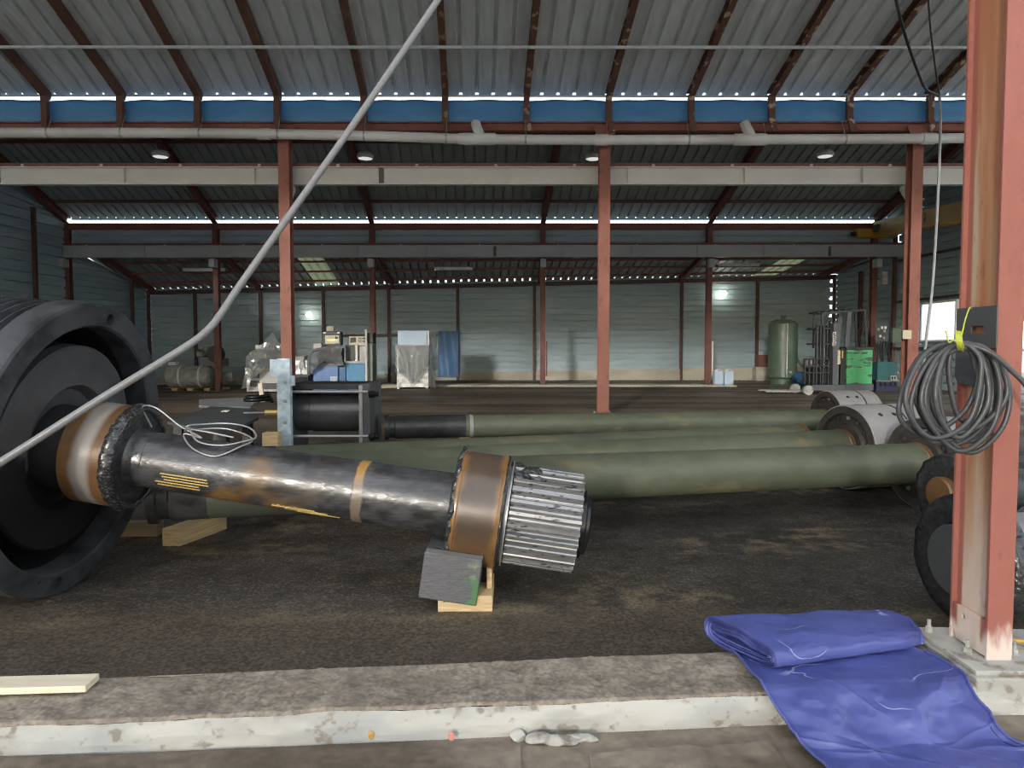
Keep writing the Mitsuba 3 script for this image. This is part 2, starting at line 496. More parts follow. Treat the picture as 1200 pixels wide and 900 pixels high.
ZLT = P(600, 291, 27.25)[2]
for i in range(31):
    s_ = roof_sheet(1.0, 3, 27.25, ZLT, YC + 0.03, 0.0, 31.8, 0.12)
    v = np.array(s_.vertices); x0 = -16.5 + i
    low = v[:, 1] > 30
    v[:, 0] += x0
    v[low, 2] += zl(v[low, 0])
    s_.vertices = v
    put('skylight' if i in (8, 27) else 'roof_sheet', s_, 'm_skylight' if i in (8, 27) else 'm_panel', ceil)

# ------------------------------------------------------------------ walls
wb = thing('wall_back', kind='structure')
posts_px = [178, 232, 308, 381, 457, 537, 626, 711, 797, 885, 974]
px2x = lambda px: (px - 600) / F * YC * 1.002
wx = [px2x(p) for p in posts_px]
for a, b in zip(wx[:-1], wx[1:]):
    zp = 0.34 + 0.0175 * (a + b) / 2
    zt = [zp + k * ((zl((a + b) / 2) - zp) / 4) for k in range(5)]
    for k in range(4):
        m_ = siding((a, YC), (b - (0.14 if b > 13.5 else 0), YC), zt[k], zt[k + 1] + (0.02 if k < 3 else 0), 4, 0.03, out=np.array([0, 1]))
        if k == 3:
            v = np.array(m_.vertices); top = v[:, 2] > zt[4] - 1e-3
            v[top, 2] = zl(v[top, 0]); m_.vertices = v
        put('siding_sheet', m_, 'm_siding', wb)
    put('plinth', bx(a, b, YC - 0.06, YC + 0.1, -0.25, zp + 0.04), 'm_concrete', wb)
for i, x in enumerate(wx):
    put('post', along(cpoly(0.12, 0.12), (x, YC - 0.10, -0.2), (x, YC - 0.10, zl(x) - 0.05), (0, 1, 0)), 'm_post', wb)
put('eave_girt', bar((wx[0], YC - 0.1, zl(wx[0]) - 0.16), (wx[-1], YC - 0.1, zl(wx[-1]) - 0.16), 0.12, 0.16), 'm_post', wb)
put('girt', bar((wx[4] - 2.6, YC - 0.12, 1.95), (wx[5], YC - 0.12, 1.98), 0.08, 0.10), 'm_post', wb)

wl = thing('wall_left', kind='structure')
LW = [(-15.85, YC), (-16.45, YB), (-16.9, 21.0), (-17.2, YA), (-17.6, 2.9)]
for (a, b, tops) in ((LW[0], LW[1], (zl(-15.8), ZLT)), (LW[1], LW[2], (ZB, ZR2)), (LW[2], LW[3], (ZR2, ZG)), (LW[3], LW[4], (ZG, ZG))):
    n = 6
    top = max(tops)
    zs = np.linspace(-0.25, top, n + 1)
    half = 0.5 * (np.array(a) + np.array(b))
    for k in range(n):
        for q0, q1 in ((a, half), (half, b)):
            m_ = siding(q0, q1, zs[k], zs[k + 1], 4, 0.03, out=np.array([-1, 0]))
            v = np.array(m_.vertices)
            fr = np.clip((v[:, 1] - a[1]) / (b[1] - a[1]), 0, 1)
            v[:, 2] = np.minimum(v[:, 2], tops[0] + (tops[1] - tops[0]) * fr)
            if v[:, 2].max() - v[:, 2].min() < 0.02:
                continue
            m_.vertices = v
            put('siding_sheet', m_, 'm_siding', wl)
for (x, y, z) in ((LW[0][0] + .1, 30.2, 4.2), (LW[1][0] + .12, 25.0, 6.2), (LW[2][0] + .12, 23.0, 7.0)):
    put('post', along(cpoly(0.12, 0.12), (x, y, -0.2), (x, y, z), (0, 1, 0)), 'm_post', wl)

wr = thing('wall_right', kind='structure')
RW = [(14.02, YC), (14.28, YB), (14.5, 20.2)]
WIN = (23.45, 25.65, 1.62, 2.98)
rx = lambda y: RW[1][0] + (YB - y) * 0.0324 if y < YB else RW[0][0] + (YC - y) * 0.0542


def wall_piece(y0, y1, z0, t0, t1, n, name='siding_sheet', m='m_siding'):
    top = max(t0, t1)
    zs = np.linspace(z0, top, n + 1)
    for k in range(n):
        mm = siding((rx(y0), y0), (rx(y1), y1), zs[k], zs[k + 1], max(1, round((zs[k + 1] - zs[k]) / 0.27)), 0.03, out=np.array([1, 0]))
        v = np.array(mm.vertices)
        fr = np.clip((v[:, 1] - y0) / (y1 - y0), 0, 1)
        v[:, 2] = np.minimum(v[:, 2], t0 + (t1 - t0) * fr)
        if v[:, 2].max() - v[:, 2].min() < 0.02:
            continue
        mm.vertices = v
        put(name, mm, m, wr)


for ya, yb in ((27.0, 29.4), (29.4, 31.66)):
    tt = lambda y: zl(14) + (ZLT - zl(14)) * (YC - y) / (YC - YB)
    wall_piece(ya, yb, 0.0, tt(ya), tt(yb), 4)
zr = lambda y: ZB + SL * (27.3 - y)
wall_piece(WIN[1], 27.0, 0.0, zr(WIN[1]), zr(27.0), 6)
wall_piece(WIN[0], WIN[1], 0.0, WIN[2], WIN[2], 2)
wall_piece(WIN[0], WIN[1], WIN[3], zr(WIN[0]), zr(WIN[1]), 4)
wall_piece(21.5, WIN[0], 0.0, zr(21.5), zr(WIN[0]), 7)
wall_piece(18.2, 21.5, 2.15, 6.6, 6.6, 5, 'pale_sheet', 'm_pale_green')
for y, z in ((29.4, 4.5), (27.05, 5.9), (22.6, 7.2), (21.5, 7.5), (18.25, 6.6)):
    put('post', along(cpoly(0.12, 0.12), (rx(y) - 0.1, y, 0), (rx(y) - 0.1, y, z), (0, 1, 0)), 'm_post', wr)
for z in (1.4, 3.1, 4.6):
    put('girt', bar((rx(27) - .1, 27, z), (rx(21) - .1, 21, z), 0.06, 0.08), 'm_post', wr)
for y, z in ((29.4, 4.6), (27.0, 5.2), (25.65, 6.2), (23.45, 7.0)):
    put('joint_cover', bx(rx(y) + 0.004, rx(y) + 0.05, y - 0.14, y + 0.14, 0, z), 'm_siding', wr)
# corner post with daylight between it and the sheet ends
for k in range(22):
    z = 0.7 + k * 0.185
    for dx, dy in ((-0.09, 0.0), (0.0, -0.07)):
        if (k % 2 == 0):
            cx_, cy_ = 13.95 + dx, YC - 0.02 + dy
            put('corner_clip', bx(cx_ - 0.10, cx_ + 0.08, cy_ - 0.02, cy_ + 0.02, z, z + (0.25 if k < 9 else 0.19)), 'm_siding', wb)
# the window in the right wall
wn = thing('window_1', kind='structure')
fw = 0.06
x_ = rx(24.5)
for (y0, y1, z0, z1) in ((WIN[0], WIN[1], WIN[3] - fw, WIN[3]), (WIN[0], WIN[1], WIN[2], WIN[2] + fw), (WIN[0], WIN[0] + fw, WIN[2] + fw, WIN[3] - fw), (WIN[1] - fw, WIN[1], WIN[2] + fw, WIN[3] - fw)):
    put('frame_bar', bx(x_ - 0.06, x_ + 0.04, y0, y1, z0, z1), 'm_white', wn)
scene['m_frost'] = {'type': 'thindielectric', 'int_ior': 1.5}
put('pane', bx(x_ - 0.004, x_ - 0.001, WIN[0] + fw, WIN[1] - fw, WIN[2] + fw, WIN[3] - fw), 'm_frost', wn)

# clerestory cladding above the rear crane beam
wc = thing('wall_clerestory', kind='structure')
zc0, zc1 = P(600, 290, 27.15)[2], P(600, 268, 27.15)[2]
for i in range(10):
    a = -16.4 + i * 3.07
    put('siding_sheet', siding((a, 27.16), (a + 3.07, 27.16), zc0, zc1, 3, 0.03, out=np.array([0, 1])), 'm_siding', wc)

# ------------------------------------------------------------------ steel frame
def add_label_cols():
    pass


colA = [(-8.9e9, None)]
XA = [P(336, 300, YA)[0], P(707.5, 300, YA)[0], P(1069, 300, YA)[0]]
labA = ['red-brown steel column behind the black spool, left of the three columns under the gutter', 'red-brown steel column in the middle, rising behind the green pipes to the gutter',
        'dark red steel column on the right beyond the couplings, pink on its right side']
ztop = P(600, 150, YA)[2]
for x, lab in zip(XA, labA):
    t_ = thing('steel_column', lab, 'column')
    put('shaft', along(ipoly(0.25, 0.22), (x, YA, 0), (x, YA, ztop), (0, 1, 0)), 'm_red', t_)
    put('base_plate', bx(x - 0.2, x + 0.2, YA - 0.2, YA + 0.2, 0, 0.025), 'm_dark_red', t_)
    for s in (-1, 1):
        for q in (-1, 1):
            put('anchor_bolt', lathe([(0, 0), (0, .018), (.03, .018), (.03, .009), (.06, .009), (.06, 0)], (x + s * .16, YA + q * .16, .025), (0, 0, 1), 6), 'm_steel', t_)
    zb_ = P(600, 217, 15.35)[2]
    put('corbel', cat([prism([(0, 0), (0.3, 0), (0.3, -0.08), (0.0, -0.38)], 0.16).apply_transform(trimesh.transformations.rotation_matrix(math.pi / 2, [1, 0, 0])).apply_transform(trimesh.transformations.rotation_matrix(math.pi / 2, [0, 0, 1])).apply_translation([x - 0.08, YA + 0.12, zb_])]), 'm_crane_beam', t_)
    put('knee_plate', prism([(-0.25, 0), (0.25, 0), (0.12, -0.3), (-0.12, -0.3)], 0.02).apply_transform(trimesh.transformations.rotation_matrix(math.pi / 2, [1, 0, 0])).apply_translation([x, YA - 0.13, ztop]), 'm_red', t_)

# row B columns
pB = [82, 255, 437, 636, 830, 1022]
labB = ['dark red rear column at the left wall', 'dark red rear column behind the tank compressor', 'dark red rear column left of the silver wrapped cabinet',
        'brown rear column standing on the low curb right of the blue sheet', 'red rear column beside the two pale blue jerry cans', 'dark rear column behind the reach truck']
XB = [P(p, 380, YB)[0] for p in pB]
zBt = P(600, 263, YB)[2]
for x, lab in zip(XB, labB):
    t_ = thing('rear_column', lab, 'column')
    z0 = 0.06 if 0 < x < 8 else float(zfl(x, YB))
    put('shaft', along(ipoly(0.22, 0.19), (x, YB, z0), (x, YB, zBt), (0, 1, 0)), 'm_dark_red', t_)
    put('base_plate', bx(x - 0.17, x + 0.17, YB - 0.17, YB + 0.17, z0, z0 + 0.025), 'm_dark_grey', t_)
    zq = P(600, 303, 26.7)[2]
    put('corbel', bx(x - 0.1, x + 0.1, YB - 0.45, YB - 0.11, zq - 0.32, zq - 0.02), 'm_beam_dim', t_)
    put('conduit', tube([(x + 0.14, YB - 0.13, z0 + 0.3), (x + 0.14, YB - 0.13, z0 + 1.6)], 0.03, 6), 'm_white' if lab.startswith(('dark red rear column left', 'red rear')) else 'm_dark_red', t_)

# beams along the building
bm = thing('eave_beam', 'long red steel beam under the blue gutter', 'beam')
put('beam', along(ipoly(0.17, 0.16), P(-330, 149, YA + 0.02), P(1500, 149, YA + 0.02)), 'm_red', bm)
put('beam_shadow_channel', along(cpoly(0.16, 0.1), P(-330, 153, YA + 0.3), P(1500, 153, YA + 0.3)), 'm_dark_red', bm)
be = thing('rear_eave_beam', 'red steel beam under the bright gap of the middle roof', 'beam')
put('beam', along(ipoly(0.22, 0.16), P(78, 265.5, YB - 0.02), P(1040, 265.5, YB - 0.02)), 'm_red', be)
put('closure_strip', bar(P(84, 256.6, 27.34), P(1040, 256.6, 27.34), 0.02, 0.075), 'm_tarp_blue_dim', be, label='dark blue closure strip under the roof ribs')


def crane_beam(name, lab, pxs, y0, y1, Y, m, stiff, joints):
    t_ = thing(name, lab, 'crane beam')
    a, b = P(pxs[0], (y0[0] + y1[0]) / 2, Y), P(pxs[1], (y0[1] + y1[1]) / 2, Y)
    h = P(600, y0[0], Y)[2] - P(600, y1[0], Y)[2]
    put('girder', along(ipoly(h, 0.16, 0.022, 0.014), a, b), m, t_)
    put('rail', bar(a + [0, 0, h / 2 + 0.04], b + [0, 0, h / 2 + 0.04], 0.07, 0.08), 'm_dark_red', t_)
    for p in stiff:
        q = P(p, (y0[0] + y1[0]) / 2, Y)
        put('stiffener', bx(q[0] - 0.008, q[0] + 0.008, Y - 0.075, Y - 0.01, a[2] - h / 2 + 0.02, a[2] + h / 2 - 0.02), m, t_)
    for p in joints:
        q = P(p, (y0[0] + y1[0]) / 2, Y)
        put('splice_plate', bx(q[0] - 0.05, q[0] + 0.05, Y - 0.03, Y - 0.006, a[2] - h / 2 + 0.03, a[2] + h / 2 - 0.03), 'm_dark_grey', t_)
    for p in np.arange(pxs[0] + 28, pxs[1], 92):
        q = P(p, y0[0], Y)
        put('rail_clip', bx(q[0] - 0.03, q[0] + 0.03, Y - 0.08, Y - 0.02, a[2] + h / 2, a[2] + h / 2 + 0.05), 'm_steel', t_)


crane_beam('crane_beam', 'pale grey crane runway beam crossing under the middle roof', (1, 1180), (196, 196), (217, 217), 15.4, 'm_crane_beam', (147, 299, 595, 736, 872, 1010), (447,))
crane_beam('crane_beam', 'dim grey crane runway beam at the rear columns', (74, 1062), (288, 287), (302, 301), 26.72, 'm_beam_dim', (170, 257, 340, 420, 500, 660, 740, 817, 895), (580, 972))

# rafters of the near roof
raf = [-40, 55, 143, 233, 326, 427, 522, 617, 713, 809, 903, 994, 1088, 1182]
for i, p in enumerate(raf):
    e = P(p, 118, 15.0)
    zz = lambda Y: ZG + SL * (15.2 - Y) - 0.11
    a = (e[0] + sk(15.05, 15.0), 15.05, zz(15.05)); b = (e[0] + sk(YR1, 15.0), YR1, zz(YR1))
    lab = (f'rusty steel rafter under the near roof, {ORD[i - 1]} from the left where it meets the gutter' if i else 'rusty steel rafter under the near roof at the left edge')
    t_ = thing('rafter', lab, 'rafter', 'rafters under the near roof')
    put('channel', along(cpoly(0.17, 0.12), a, b), 'm_rafter', t_)
    put('drop_post', bar((e[0], 14.93, zz(15.0) - 0.02), (e[0], 14.93, P(600, 143, 14.9)[2]), 0.12, 0.10, (0, 1, 0)), 'm_rafter', t_)
    put('foot', prism([(-0.06, 0), (0.06, 0), (0.12, -0.22), (0.0, -0.22)], 0.06).apply_transform(trimesh.transformations.rotation_matrix(math.pi / 2, [1, 0, 0])).apply_translation([e[0], 14.9, P(600, 142, 14.9)[2]]), 'm_rafter', t_)

# rafters and purlins of the middle roof and the lean-to
raf2 = ['at the left wall', 'above the tank compressor', 'above the rear column by the silver cabinet', 'left of the middle column', 'above the jerry cans', 'at the right wall by the yellow crane']
for i, (x, w) in enumerate(zip([-15.55] + XB[1:], raf2)):
    zz = lambda Y: ZB + SL * (27.3 - Y) - 0.2
    t_ = thing('frame_rafter', f'dark red frame rafter under the middle roof {w}', 'rafter', 'frame rafters under the middle roof')
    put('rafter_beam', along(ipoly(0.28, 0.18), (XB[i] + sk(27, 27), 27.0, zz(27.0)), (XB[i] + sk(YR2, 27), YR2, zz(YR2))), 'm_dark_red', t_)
    zz = lambda Y: ZLT + (zl(x) - ZLT) * (Y - 27.25) / (YC - 27.25) - 0.13
    t_ = thing('lean_to_rafter', f'dark rafter under the low rear roof {w}', 'rafter', 'rafters under the low rear roof')
    put('rafter_beam', along(ipoly(0.2, 0.12), (x, 27.2, zz(27.2)), (x, YC - 0.1, zz(YC - 0.1))), 'm_dark_red', t_)
for i, Y in enumerate((22.6, 24.4, 26.0)):
    z = ZB + SL * (27.3 - Y) - 0.05
    put('purlin', along(cpoly(0.10, 0.06), (-16.5, Y, z), (14.2, Y, z)), 'm_dark_red', label=f'thin dark red purlin across the middle roof, {["highest of the three", "middle one of the three", "lowest of the three"][i]}', category='purlin')
for i, Y in enumerate((28.6, 29.8, 31.0)):
    f_ = (Y - 27.25) / (YC - 27.25)
    put('lean_to_purlin', along(cpoly(0.08, 0.05), (-15.9, Y, ZLT + (zl(-15.9) - ZLT) * f_ - 0.045), (13.9, Y, ZLT + (zl(13.9) - ZLT) * f_ - 0.045)), 'm_red', label=f'thin red purlin across the low rear roof, {["highest of the three", "middle one of the three", "lowest of the three"][i]}', category='purlin')

# blue gutter
gt = thing('gutter', 'long bright blue sheet-metal gutter below the near roof edge', 'gutter')
zg0, zg1 = P(600, 141.5, 14.98)[2], P(600, 116.8, 14.98)[2]
xs = [P(p, 118, 15.0)[0] for p in raf]
for a, b in zip(xs[:-1], xs[1:]):
    def fn(u, v, a=a, b=b):
        # v runs round the trough: lip, front, bottom, back
        key = np.array([[14.99, zg1 - 0.03], [15.02, zg1 - 0.015], [15.06, zg1 - 0.05], [15.07, zg0 + 0.07], [15.09, zg0 + 0.02], [15.12, zg0], [15.38, zg0], [15.42, zg1 + 0.02]])
        y = np.interp(v, np.arange(8), key[:, 0]); z = np.interp(v, np.arange(8), key[:, 1])
        w = 0.025 * np.clip(np.sin(np.pi * (u - a) / (b - a)), 0, 1) ** 0.6
        z = z + np.where(v <= 2.2, w, 0) + 0.006 * np.sin(u * 9)
        return np.stack([u, y, z], -1)
    put('gutter_sheet', grid(fn, np.linspace(a, b, 13), np.array([0, 1, 2, 2.3, 2.6, 3, 4, 5, 6, 7.0])), 'm_gutter', gt, smooth=30)

# drain pipe
dp = thing('drain_pipe', 'long grey plastic drain pipe hung under the gutter', 'pipe')
pl = [P(-200, 154.5, 14.7), P(0, 155.5, 14.7), P(235, 156, 14.7), P(420, 159, 14.7), P(560, 163, 14.7), P(700, 164, 14.7), P(900, 163.5, 14.7), P(1085, 162.5, 14.7), P(1130, 162, 14.7), P(1300, 162, 14.7)]
put('pipe', tube(spline(pl, 5), 0.098, 14), 'm_pvc', dp, smooth=True)
plx = np.array(pl)


def on_pipe(px):
    X = P(px, 160, 14.7)[0]
    return np.array([X, 14.7, np.interp(X, plx[:, 0], plx[:, 2])])


for p in (309, 545, 705, 1088):
    q = on_pipe(p)
    put('socket', lathe([(-.13, .099), (-.13, .112), (.13, .112), (.13, .099)], q, (1, 0, 0), 18), 'm_pvc', dp, smooth=30)
for p in (562, 879):
    q = on_pipe(p)
    put('tee', lathe([(-.32, .099), (-.32, .117), (.32, .117), (.32, .099)], q, (1, 0, 0), 18), 'm_pvc', dp, smooth=30)
    put('riser', tube(spline([q, q + [0, 0, .1], q + [-.05, .04, .22], q + [-.09, .1, .36]], 4), 0.1, 14), 'm_pvc', dp, smooth=True)
for p in (57, 143, 235, 326, 427, 523, 616, 712, 807, 897, 990):
    q = on_pipe(p)
    put('hanger', cat([lathe([(-.015, .099), (-.015, .106), (.015, .106), (.015, .099)], q, (1, 0, 0), 16), tube([q + [0, 0, .1], q + [0, .15, .42]], .008, 5)]), 'm_steel', dp)

# high bay lamps
for i, (px, py) in enumerate(((188, 180), (428, 182), (695, 182.5), (967, 179.5))):
    q = P(px, py, 20.3)
    t_ = thing('high_bay_lamp', ['round white ceiling lamp under the middle roof, far left of four', 'round white ceiling lamp left of the middle column, second of four', 'round white ceiling lamp next to the middle column', 'round white ceiling lamp near the right column'][i], 'lamp')
    put('lamp_shade', lathe([(-.09, 0), (-.09, .2), (-.05, .23), (.0, .23), (.06, .18), (.08, .06), (.08, 0)], q, (0, 0, 1), 24), 'm_white', t_, smooth=30)
    k = put('lens', lathe([(-.095, 0), (-.095, .19), (-.088, .2)], q, (0, 0, 1), 24), 'm_lens', t_)
    scene[k]['emitter'] = {'type': 'area', 'radiance': {'type': 'rgb', 'value': [0.035, 0.035, 0.035]}}
    put('hanger_rod', tube([q + [0, 0, .07], [q[0], q[1], ZB + SL * (27.3 - 21.7)]], .012, 6), 'm_dark_grey', t_)
# bulbs on the rear wall: lit
scene['m_lens'] = {'type': 'twosided', 'bsdf': {'type': 'diffuse', 'reflectance': {'type': 'rgb', 'value': [.8, .8, .8]}}}
for (px, py, lab, e) in ((362, 369, 'lit round lamp on the rear wall left of the control cabinets', 2.2), (848, 344, 'lit round lamp on the rear wall above the jerry cans', 3.5)):
    q = P(px, py, YC - 0.35)
    t_ = thing('wall_lamp', lab, 'lamp')
    k = put('bulb', lathe([(-.05, 0), (-.05, .08), (-.02, .13), (.02, .13), (.02, 0)], q, (0, 1, 0), 16), 'm_lens', t_)
    scene[k]['emitter'] = {'type': 'area', 'radiance': {'type': 'rgb', 'value': [e * 0.6, e * 0.6, e * 0.48]}}
    put('bracket', bar(q + [0, .02, 0], [q[0], YC - .0, q[2]], .05, .05), 'm_grey_paint', t_)
for (x0, x1, py, lab) in ((215, 263, 317, 'unlit tube light under the low rear roof at the left'), (509, 554, 315.5, 'unlit tube light under the low rear roof, centre'), (842, 890, 311, 'unlit tube light under the low rear roof at the right')):
    a, b = P(x0, py, 29.2), P(x1, py, 29.2)
    t_ = thing('tube_light', lab, 'lamp')
    put('tube', tube([a, b], 0.04, 8), 'm_white', t_)
    put('batten', bar(a + [0, 0, .06], b + [0, 0, .06], .1, .05), 'm_white', t_)
    for q in (a, b):
        put('hanger', tube([q + [0, 0, .08], q + [0, 0, .75]], .008, 5), 'm_dark_grey', t_)

# yellow bridge crane at the right
yc = thing('bridge_crane', 'yellow bridge crane girder high on the right', 'crane')
ga, gb = P(1029, 268.5, 26.5), P(1180, 236.5, 18.6)
put('girder', bar(ga, gb, 0.35, 0.5), 'm_yellow', yc)
put('bottom_flange', bar(ga - [0, 0, .27], gb - [0, 0, .27], 0.5, 0.04), 'm_yellow', yc)
put('end_truck', bx(ga[0] - 0.75, ga[0] + 0.72, 26.5, 26.82, ga[2] - 0.28, ga[2] + 0.02), 'm_yellow', yc)
for dx in (-.80, .70):
    put('bumper', bx(ga[0] + dx - 0.06, ga[0] + dx + 0.06, 26.55, 26.8, ga[2] - 0.22, ga[2] - 0.08), 'm_black', yc)
put('motor', lathe([(0, 0), (0, .13), (.3, .13), (.3, .1), (.4, .1), (.4, 0)], P(1026, 268, 26.3), (0, -1, 0), 16), 'm_dark_grey', yc)
# ------------------------------------------------------------------ curb and the near column
cf0, cf1 = G(0, 848, 0.1), G(900, 812, 0.1)
cb0, cb1 = G(140, 793, 0.1), G(820, 765, 0.1)
cslope = (cf1[1] - cf0[1]) / (cf1[0] - cf0[0])
yfront = lambda x: cf0[1] + cslope * (np.asarray(x) - cf0[0])
yback = lambda x: cb0[1] + (cb1[1] - cb0[1]) / (cb1[0] - cb0[0]) * (np.asarray(x) - cb0[0])
ck = thing('curb', kind='structure', label='low rough concrete curb, whitewashed on its front face')


def curb_top(u, v):
    y = yback(u) + (yfront(u) + 0.004 - yback(u)) * v
    q = np.stack([u, y, 0 * u], -1)
    z = 0.1 + 0.016 * (meshkit.fbm(q * np.array([3, 5, 1]), 4, 1) - 0.5) + 0.008 * (meshkit.fbm(q * 22, 3, 2) - 0.5) + 0.004 * (meshkit.fbm(q * 75, 2, 6) - 0.5)
    e = (meshkit.fbm(np.stack([u * 9, v * 0, v * 0], -1), 4, 5) - 0.5)
    y = y + np.where(v > 0.999, 0.02 * e, 0) + np.where(v < 0.001, 0.04 * e, 0)
    z = np.where((v < 0.001), z - 0.006, z)
    z = np.where(v > 0.999, z - 0.012, z)
    return np.stack([u, y, z], -1)


us = np.linspace(-4.2, 4.2, 900)
put('top', grid(curb_top, us, np.concatenate([[0], np.linspace(0.02, 0.98, 50), [1]])), 'm_curb', ck, smooth=True)


def curb_front(u, v):
    q = np.stack([u, v * 0, v], -1)
    e = (meshkit.fbm(np.stack([u * 9, v * 0, v * 0], -1), 4, 5) - 0.5)
    y = yfront(u) + 0.004 + np.where(v < 0.001, 0.02 * e, 0) - 0.012 * np.sin(np.pi * v) * (0.6 + 0.8 * (meshkit.fbm(q * 5, 3, 8))) - 0.012 * v
    z = 0.1 + 0.016 * (meshkit.fbm(np.stack([u * 3, yfront(u) * 5, 0 * u], -1), 4, 1) - 0.5) - 0.012
    z = z * (1 - v) - 0.03 * v
    return np.stack([u, y, z], -1)


put('front_face', grid(curb_front, us, np.linspace(0, 1, 16)), 'm_limewash', ck, smooth=True, label='whitewashed front face')
put('back_face', grid(lambda u, v: np.stack([u, yback(u) + 0 * v, 0.098 * (1 - v) - 0.02 * v], -1), us[::30], np.array([0, 1.0])), 'm_curb', ck)
q = G(655, 868, -0.01)
mp = cat([crumple(sphere(q + [dx, dy, 0], 1.0, 3, (a_, b_, h_)), 0.02, 16, 4 + k) for k, (dx, dy, a_, b_, h_) in enumerate(((-.07, .01, .05, .03, .02), (0.0, 0.0, .07, .028, .018), (.08, .02, .07, .02, .016), (-.14, .03, .03, .02, .03)))])
put('mortar_spill', mp, 'm_limewash', ck)
for (a, b, seed) in (((-120, 892), (610, 874), 1), ((690, 884), (900, 868), 2)):
    p0, p1 = G(*a, -0.02), G(*b, -0.02)
    pts = [(p0[0], p0[1] - 0.6), (p1[0], p1[1] - 0.6)] + [(p1[0] + (p0[0] - p1[0]) * t, p1[1] + (p0[1] - p1[1]) * t - 0.03 * rng.random()) for t in np.linspace(0, 1, 14)]
    put('paving_slab', prism(pts, 0.014).apply_translation([0, 0, -0.022]), 'm_ground', 'ground')
for (px, py, c, lab) in ((435, 861, (0.42, 0.26, 0.07), 'small tan dry leaf at the foot of the curb'), (529, 863, (0.50, 0.20, 0.16), 'small pink dry leaf at the foot of the curb')):
    q = G(px, py, 0.012)
    mk = mat('m_leaf_%d' % px, c, 0.7)
    put('dry_leaf', crumple(sphere(q, 1.0, 2, (0.011, 0.006, 0.017)), 0.003, 60, px), mk, label=lab, category='leaf')

mat('m_wood', lambda p, n, uv: mix((0.50, 0.35, 0.17), (0.66, 0.50, 0.29), fbm(p.x * 6, p.y * 3, p.z * 45, 4)) * (0.8 + 0.35 * noise(p.x * 16, p.y * 2, p.z * 90)), 0.65)
mat('m_wood_pale', lambda p, n, uv: mix((0.60, 0.52, 0.38), (0.74, 0.67, 0.52), fbm(p.x * 3, p.y * 50, p.z * 30, 4)), 0.65)
mat('m_wood_dark', lambda p, n, uv: mix((0.20, 0.15, 0.08), (0.34, 0.26, 0.15), fbm(p.x * 4, p.y * 4, p.z * 40, 4)), 0.7)

# board lying on the curb at the left
a0, a1 = G(-260, 823, 0.112), G(100, 812, 0.112)
dv = (a1 - a0) / np.linalg.norm(a1 - a0); nv = np.array([-dv[1], dv[0], 0])
brd = bevel(place(trimesh.creation.box([np.linalg.norm(a1 - a0), 0.105, 0.026]), (a0 + a1) / 2 + nv * 0.055 + [0, 0, 0.013], dv, nv, [0, 0, 1]), 0.003)
put('wood_board', brd, 'm_wood_pale', label='pale sawn board lying on the curb at the left edge', category='board')

# the near column: web along the view, flanges facing front and back
XLc, XRc = P(1156, 770, 2.87)[0], P(1185.5, 775, 2.87)[0]
YF, YK = 2.87, 3.12
nc = thing('near_column', 'big red-oxide I-beam column in the foreground standing on a concrete base', 'column')
xm = (XLc + XRc) / 2
bw = XRc - XLc
fp, fk = (YF, YF + 0.012), (YK - 0.012, YK)
put('front_flange', bx(XLc, XRc, fp[0], fp[1], 0.142, 6.5), 'm_column', nc)
put('web', bx(XLc + 0.022, XLc + 0.030, fp[1], fk[0], 0.142, 6.5), 'm_column', nc)
put('back_flange', bx(XLc, XRc, fk[0], fk[1], 0.142, 6.5), 'm_column', nc)
gus = prism([(fp[1] + .0, 0.15), (fk[0] - 0.03, 0.15), (fk[0] - 0.004, 0.20), (fk[0] - 0.004, 0.30), (fp[1], 0.30)], 0.012)
gus = place(gus, (XLc + 0.004, 0, 0), (0, 1, 0), (0, 0, 1), (1, 0, 0))
hole = trimesh.creation.cylinder(0.012, 0.1).apply_transform(trimesh.transformations.rotation_matrix(math.pi / 2, [0, 1, 0])).apply_translation([XLc + 0.018, fp[1] + 0.15, 0.262])
put('gusset_plate', trimesh.boolean.difference([gus, hole], engine='manifold'), 'm_column', nc, label='dusty gusset plate with a small hole')
put('base_plate', bevel(bx(XLc - 0.105, XRc + 0.14, YF - 0.10, YK + 0.10, 0.122, 0.142), 0.004), 'm_limewash', nc, label='dusty steel base plate')
put('grout_pad', crumple(bevel(bx(XLc - 0.12, XRc + 0.6, YF - 0.125, YK + 0.13, -0.05, 0.123), 0.008).subdivide().subdivide().subdivide(), 0.006, 9, 3), 'm_limewash', nc)
for (x, y) in ((XLc - 0.06, YK + 0.05), (XLc - 0.03, YF + 0.075), (XRc + 0.05, YF + 0.06), (XRc + 0.06, YK + 0.05)):
    put('anchor_bolt', cat([lathe([(0, 0), (0, .02), (.004, .02), (.004, 0)], (x, y, .142), (0, 0, 1), 16), lathe([(0, 0), (0, .016), (.018, .016), (.018, .009), (.05, .009), (.05, 0)], (x, y, .145), (0, 0, 1), 6)]), 'm_limewash', nc)
# dark plate with a slot, from which the cable hangs
zt_, zb_, zm_ = P(1140, 360, 3.0)[2], P(1140, 452, 3.0)[2], P(1140, 408, 3.0)[2]
pw = [(fp[0] - 0.008, zt_), (fp[0] - 0.008, zm_), (fp[0] + 0.07, zm_), (fp[0] + 0.075, zb_ + 0.02), (fp[0] + 0.095, zb_), (fk[1] - 0.02, zb_ + 0.006), (fk[1], zb_ + 0.03), (fk[1], zt_)]
plate = prism(Polygon(pw).difference(sbox(YF + 0.07, zt_ - 0.11, YF + 0.15, zt_ - 0.078)), 0.006)
put('hanger_plate', place(plate, (XLc - 0.009, 0, 0), (0, 1, 0), (0, 0, 1), (1, 0, 0)), 'm_dark_grey', nc, label='dark grey plate with a slot')
put('top_beam', along(ipoly(0.3, 0.15), (-17, 3.0, 6.4), (12, 3.0, 6.4)), 'm_red', label='red beam carrying the front edge of the near roof', category='beam')

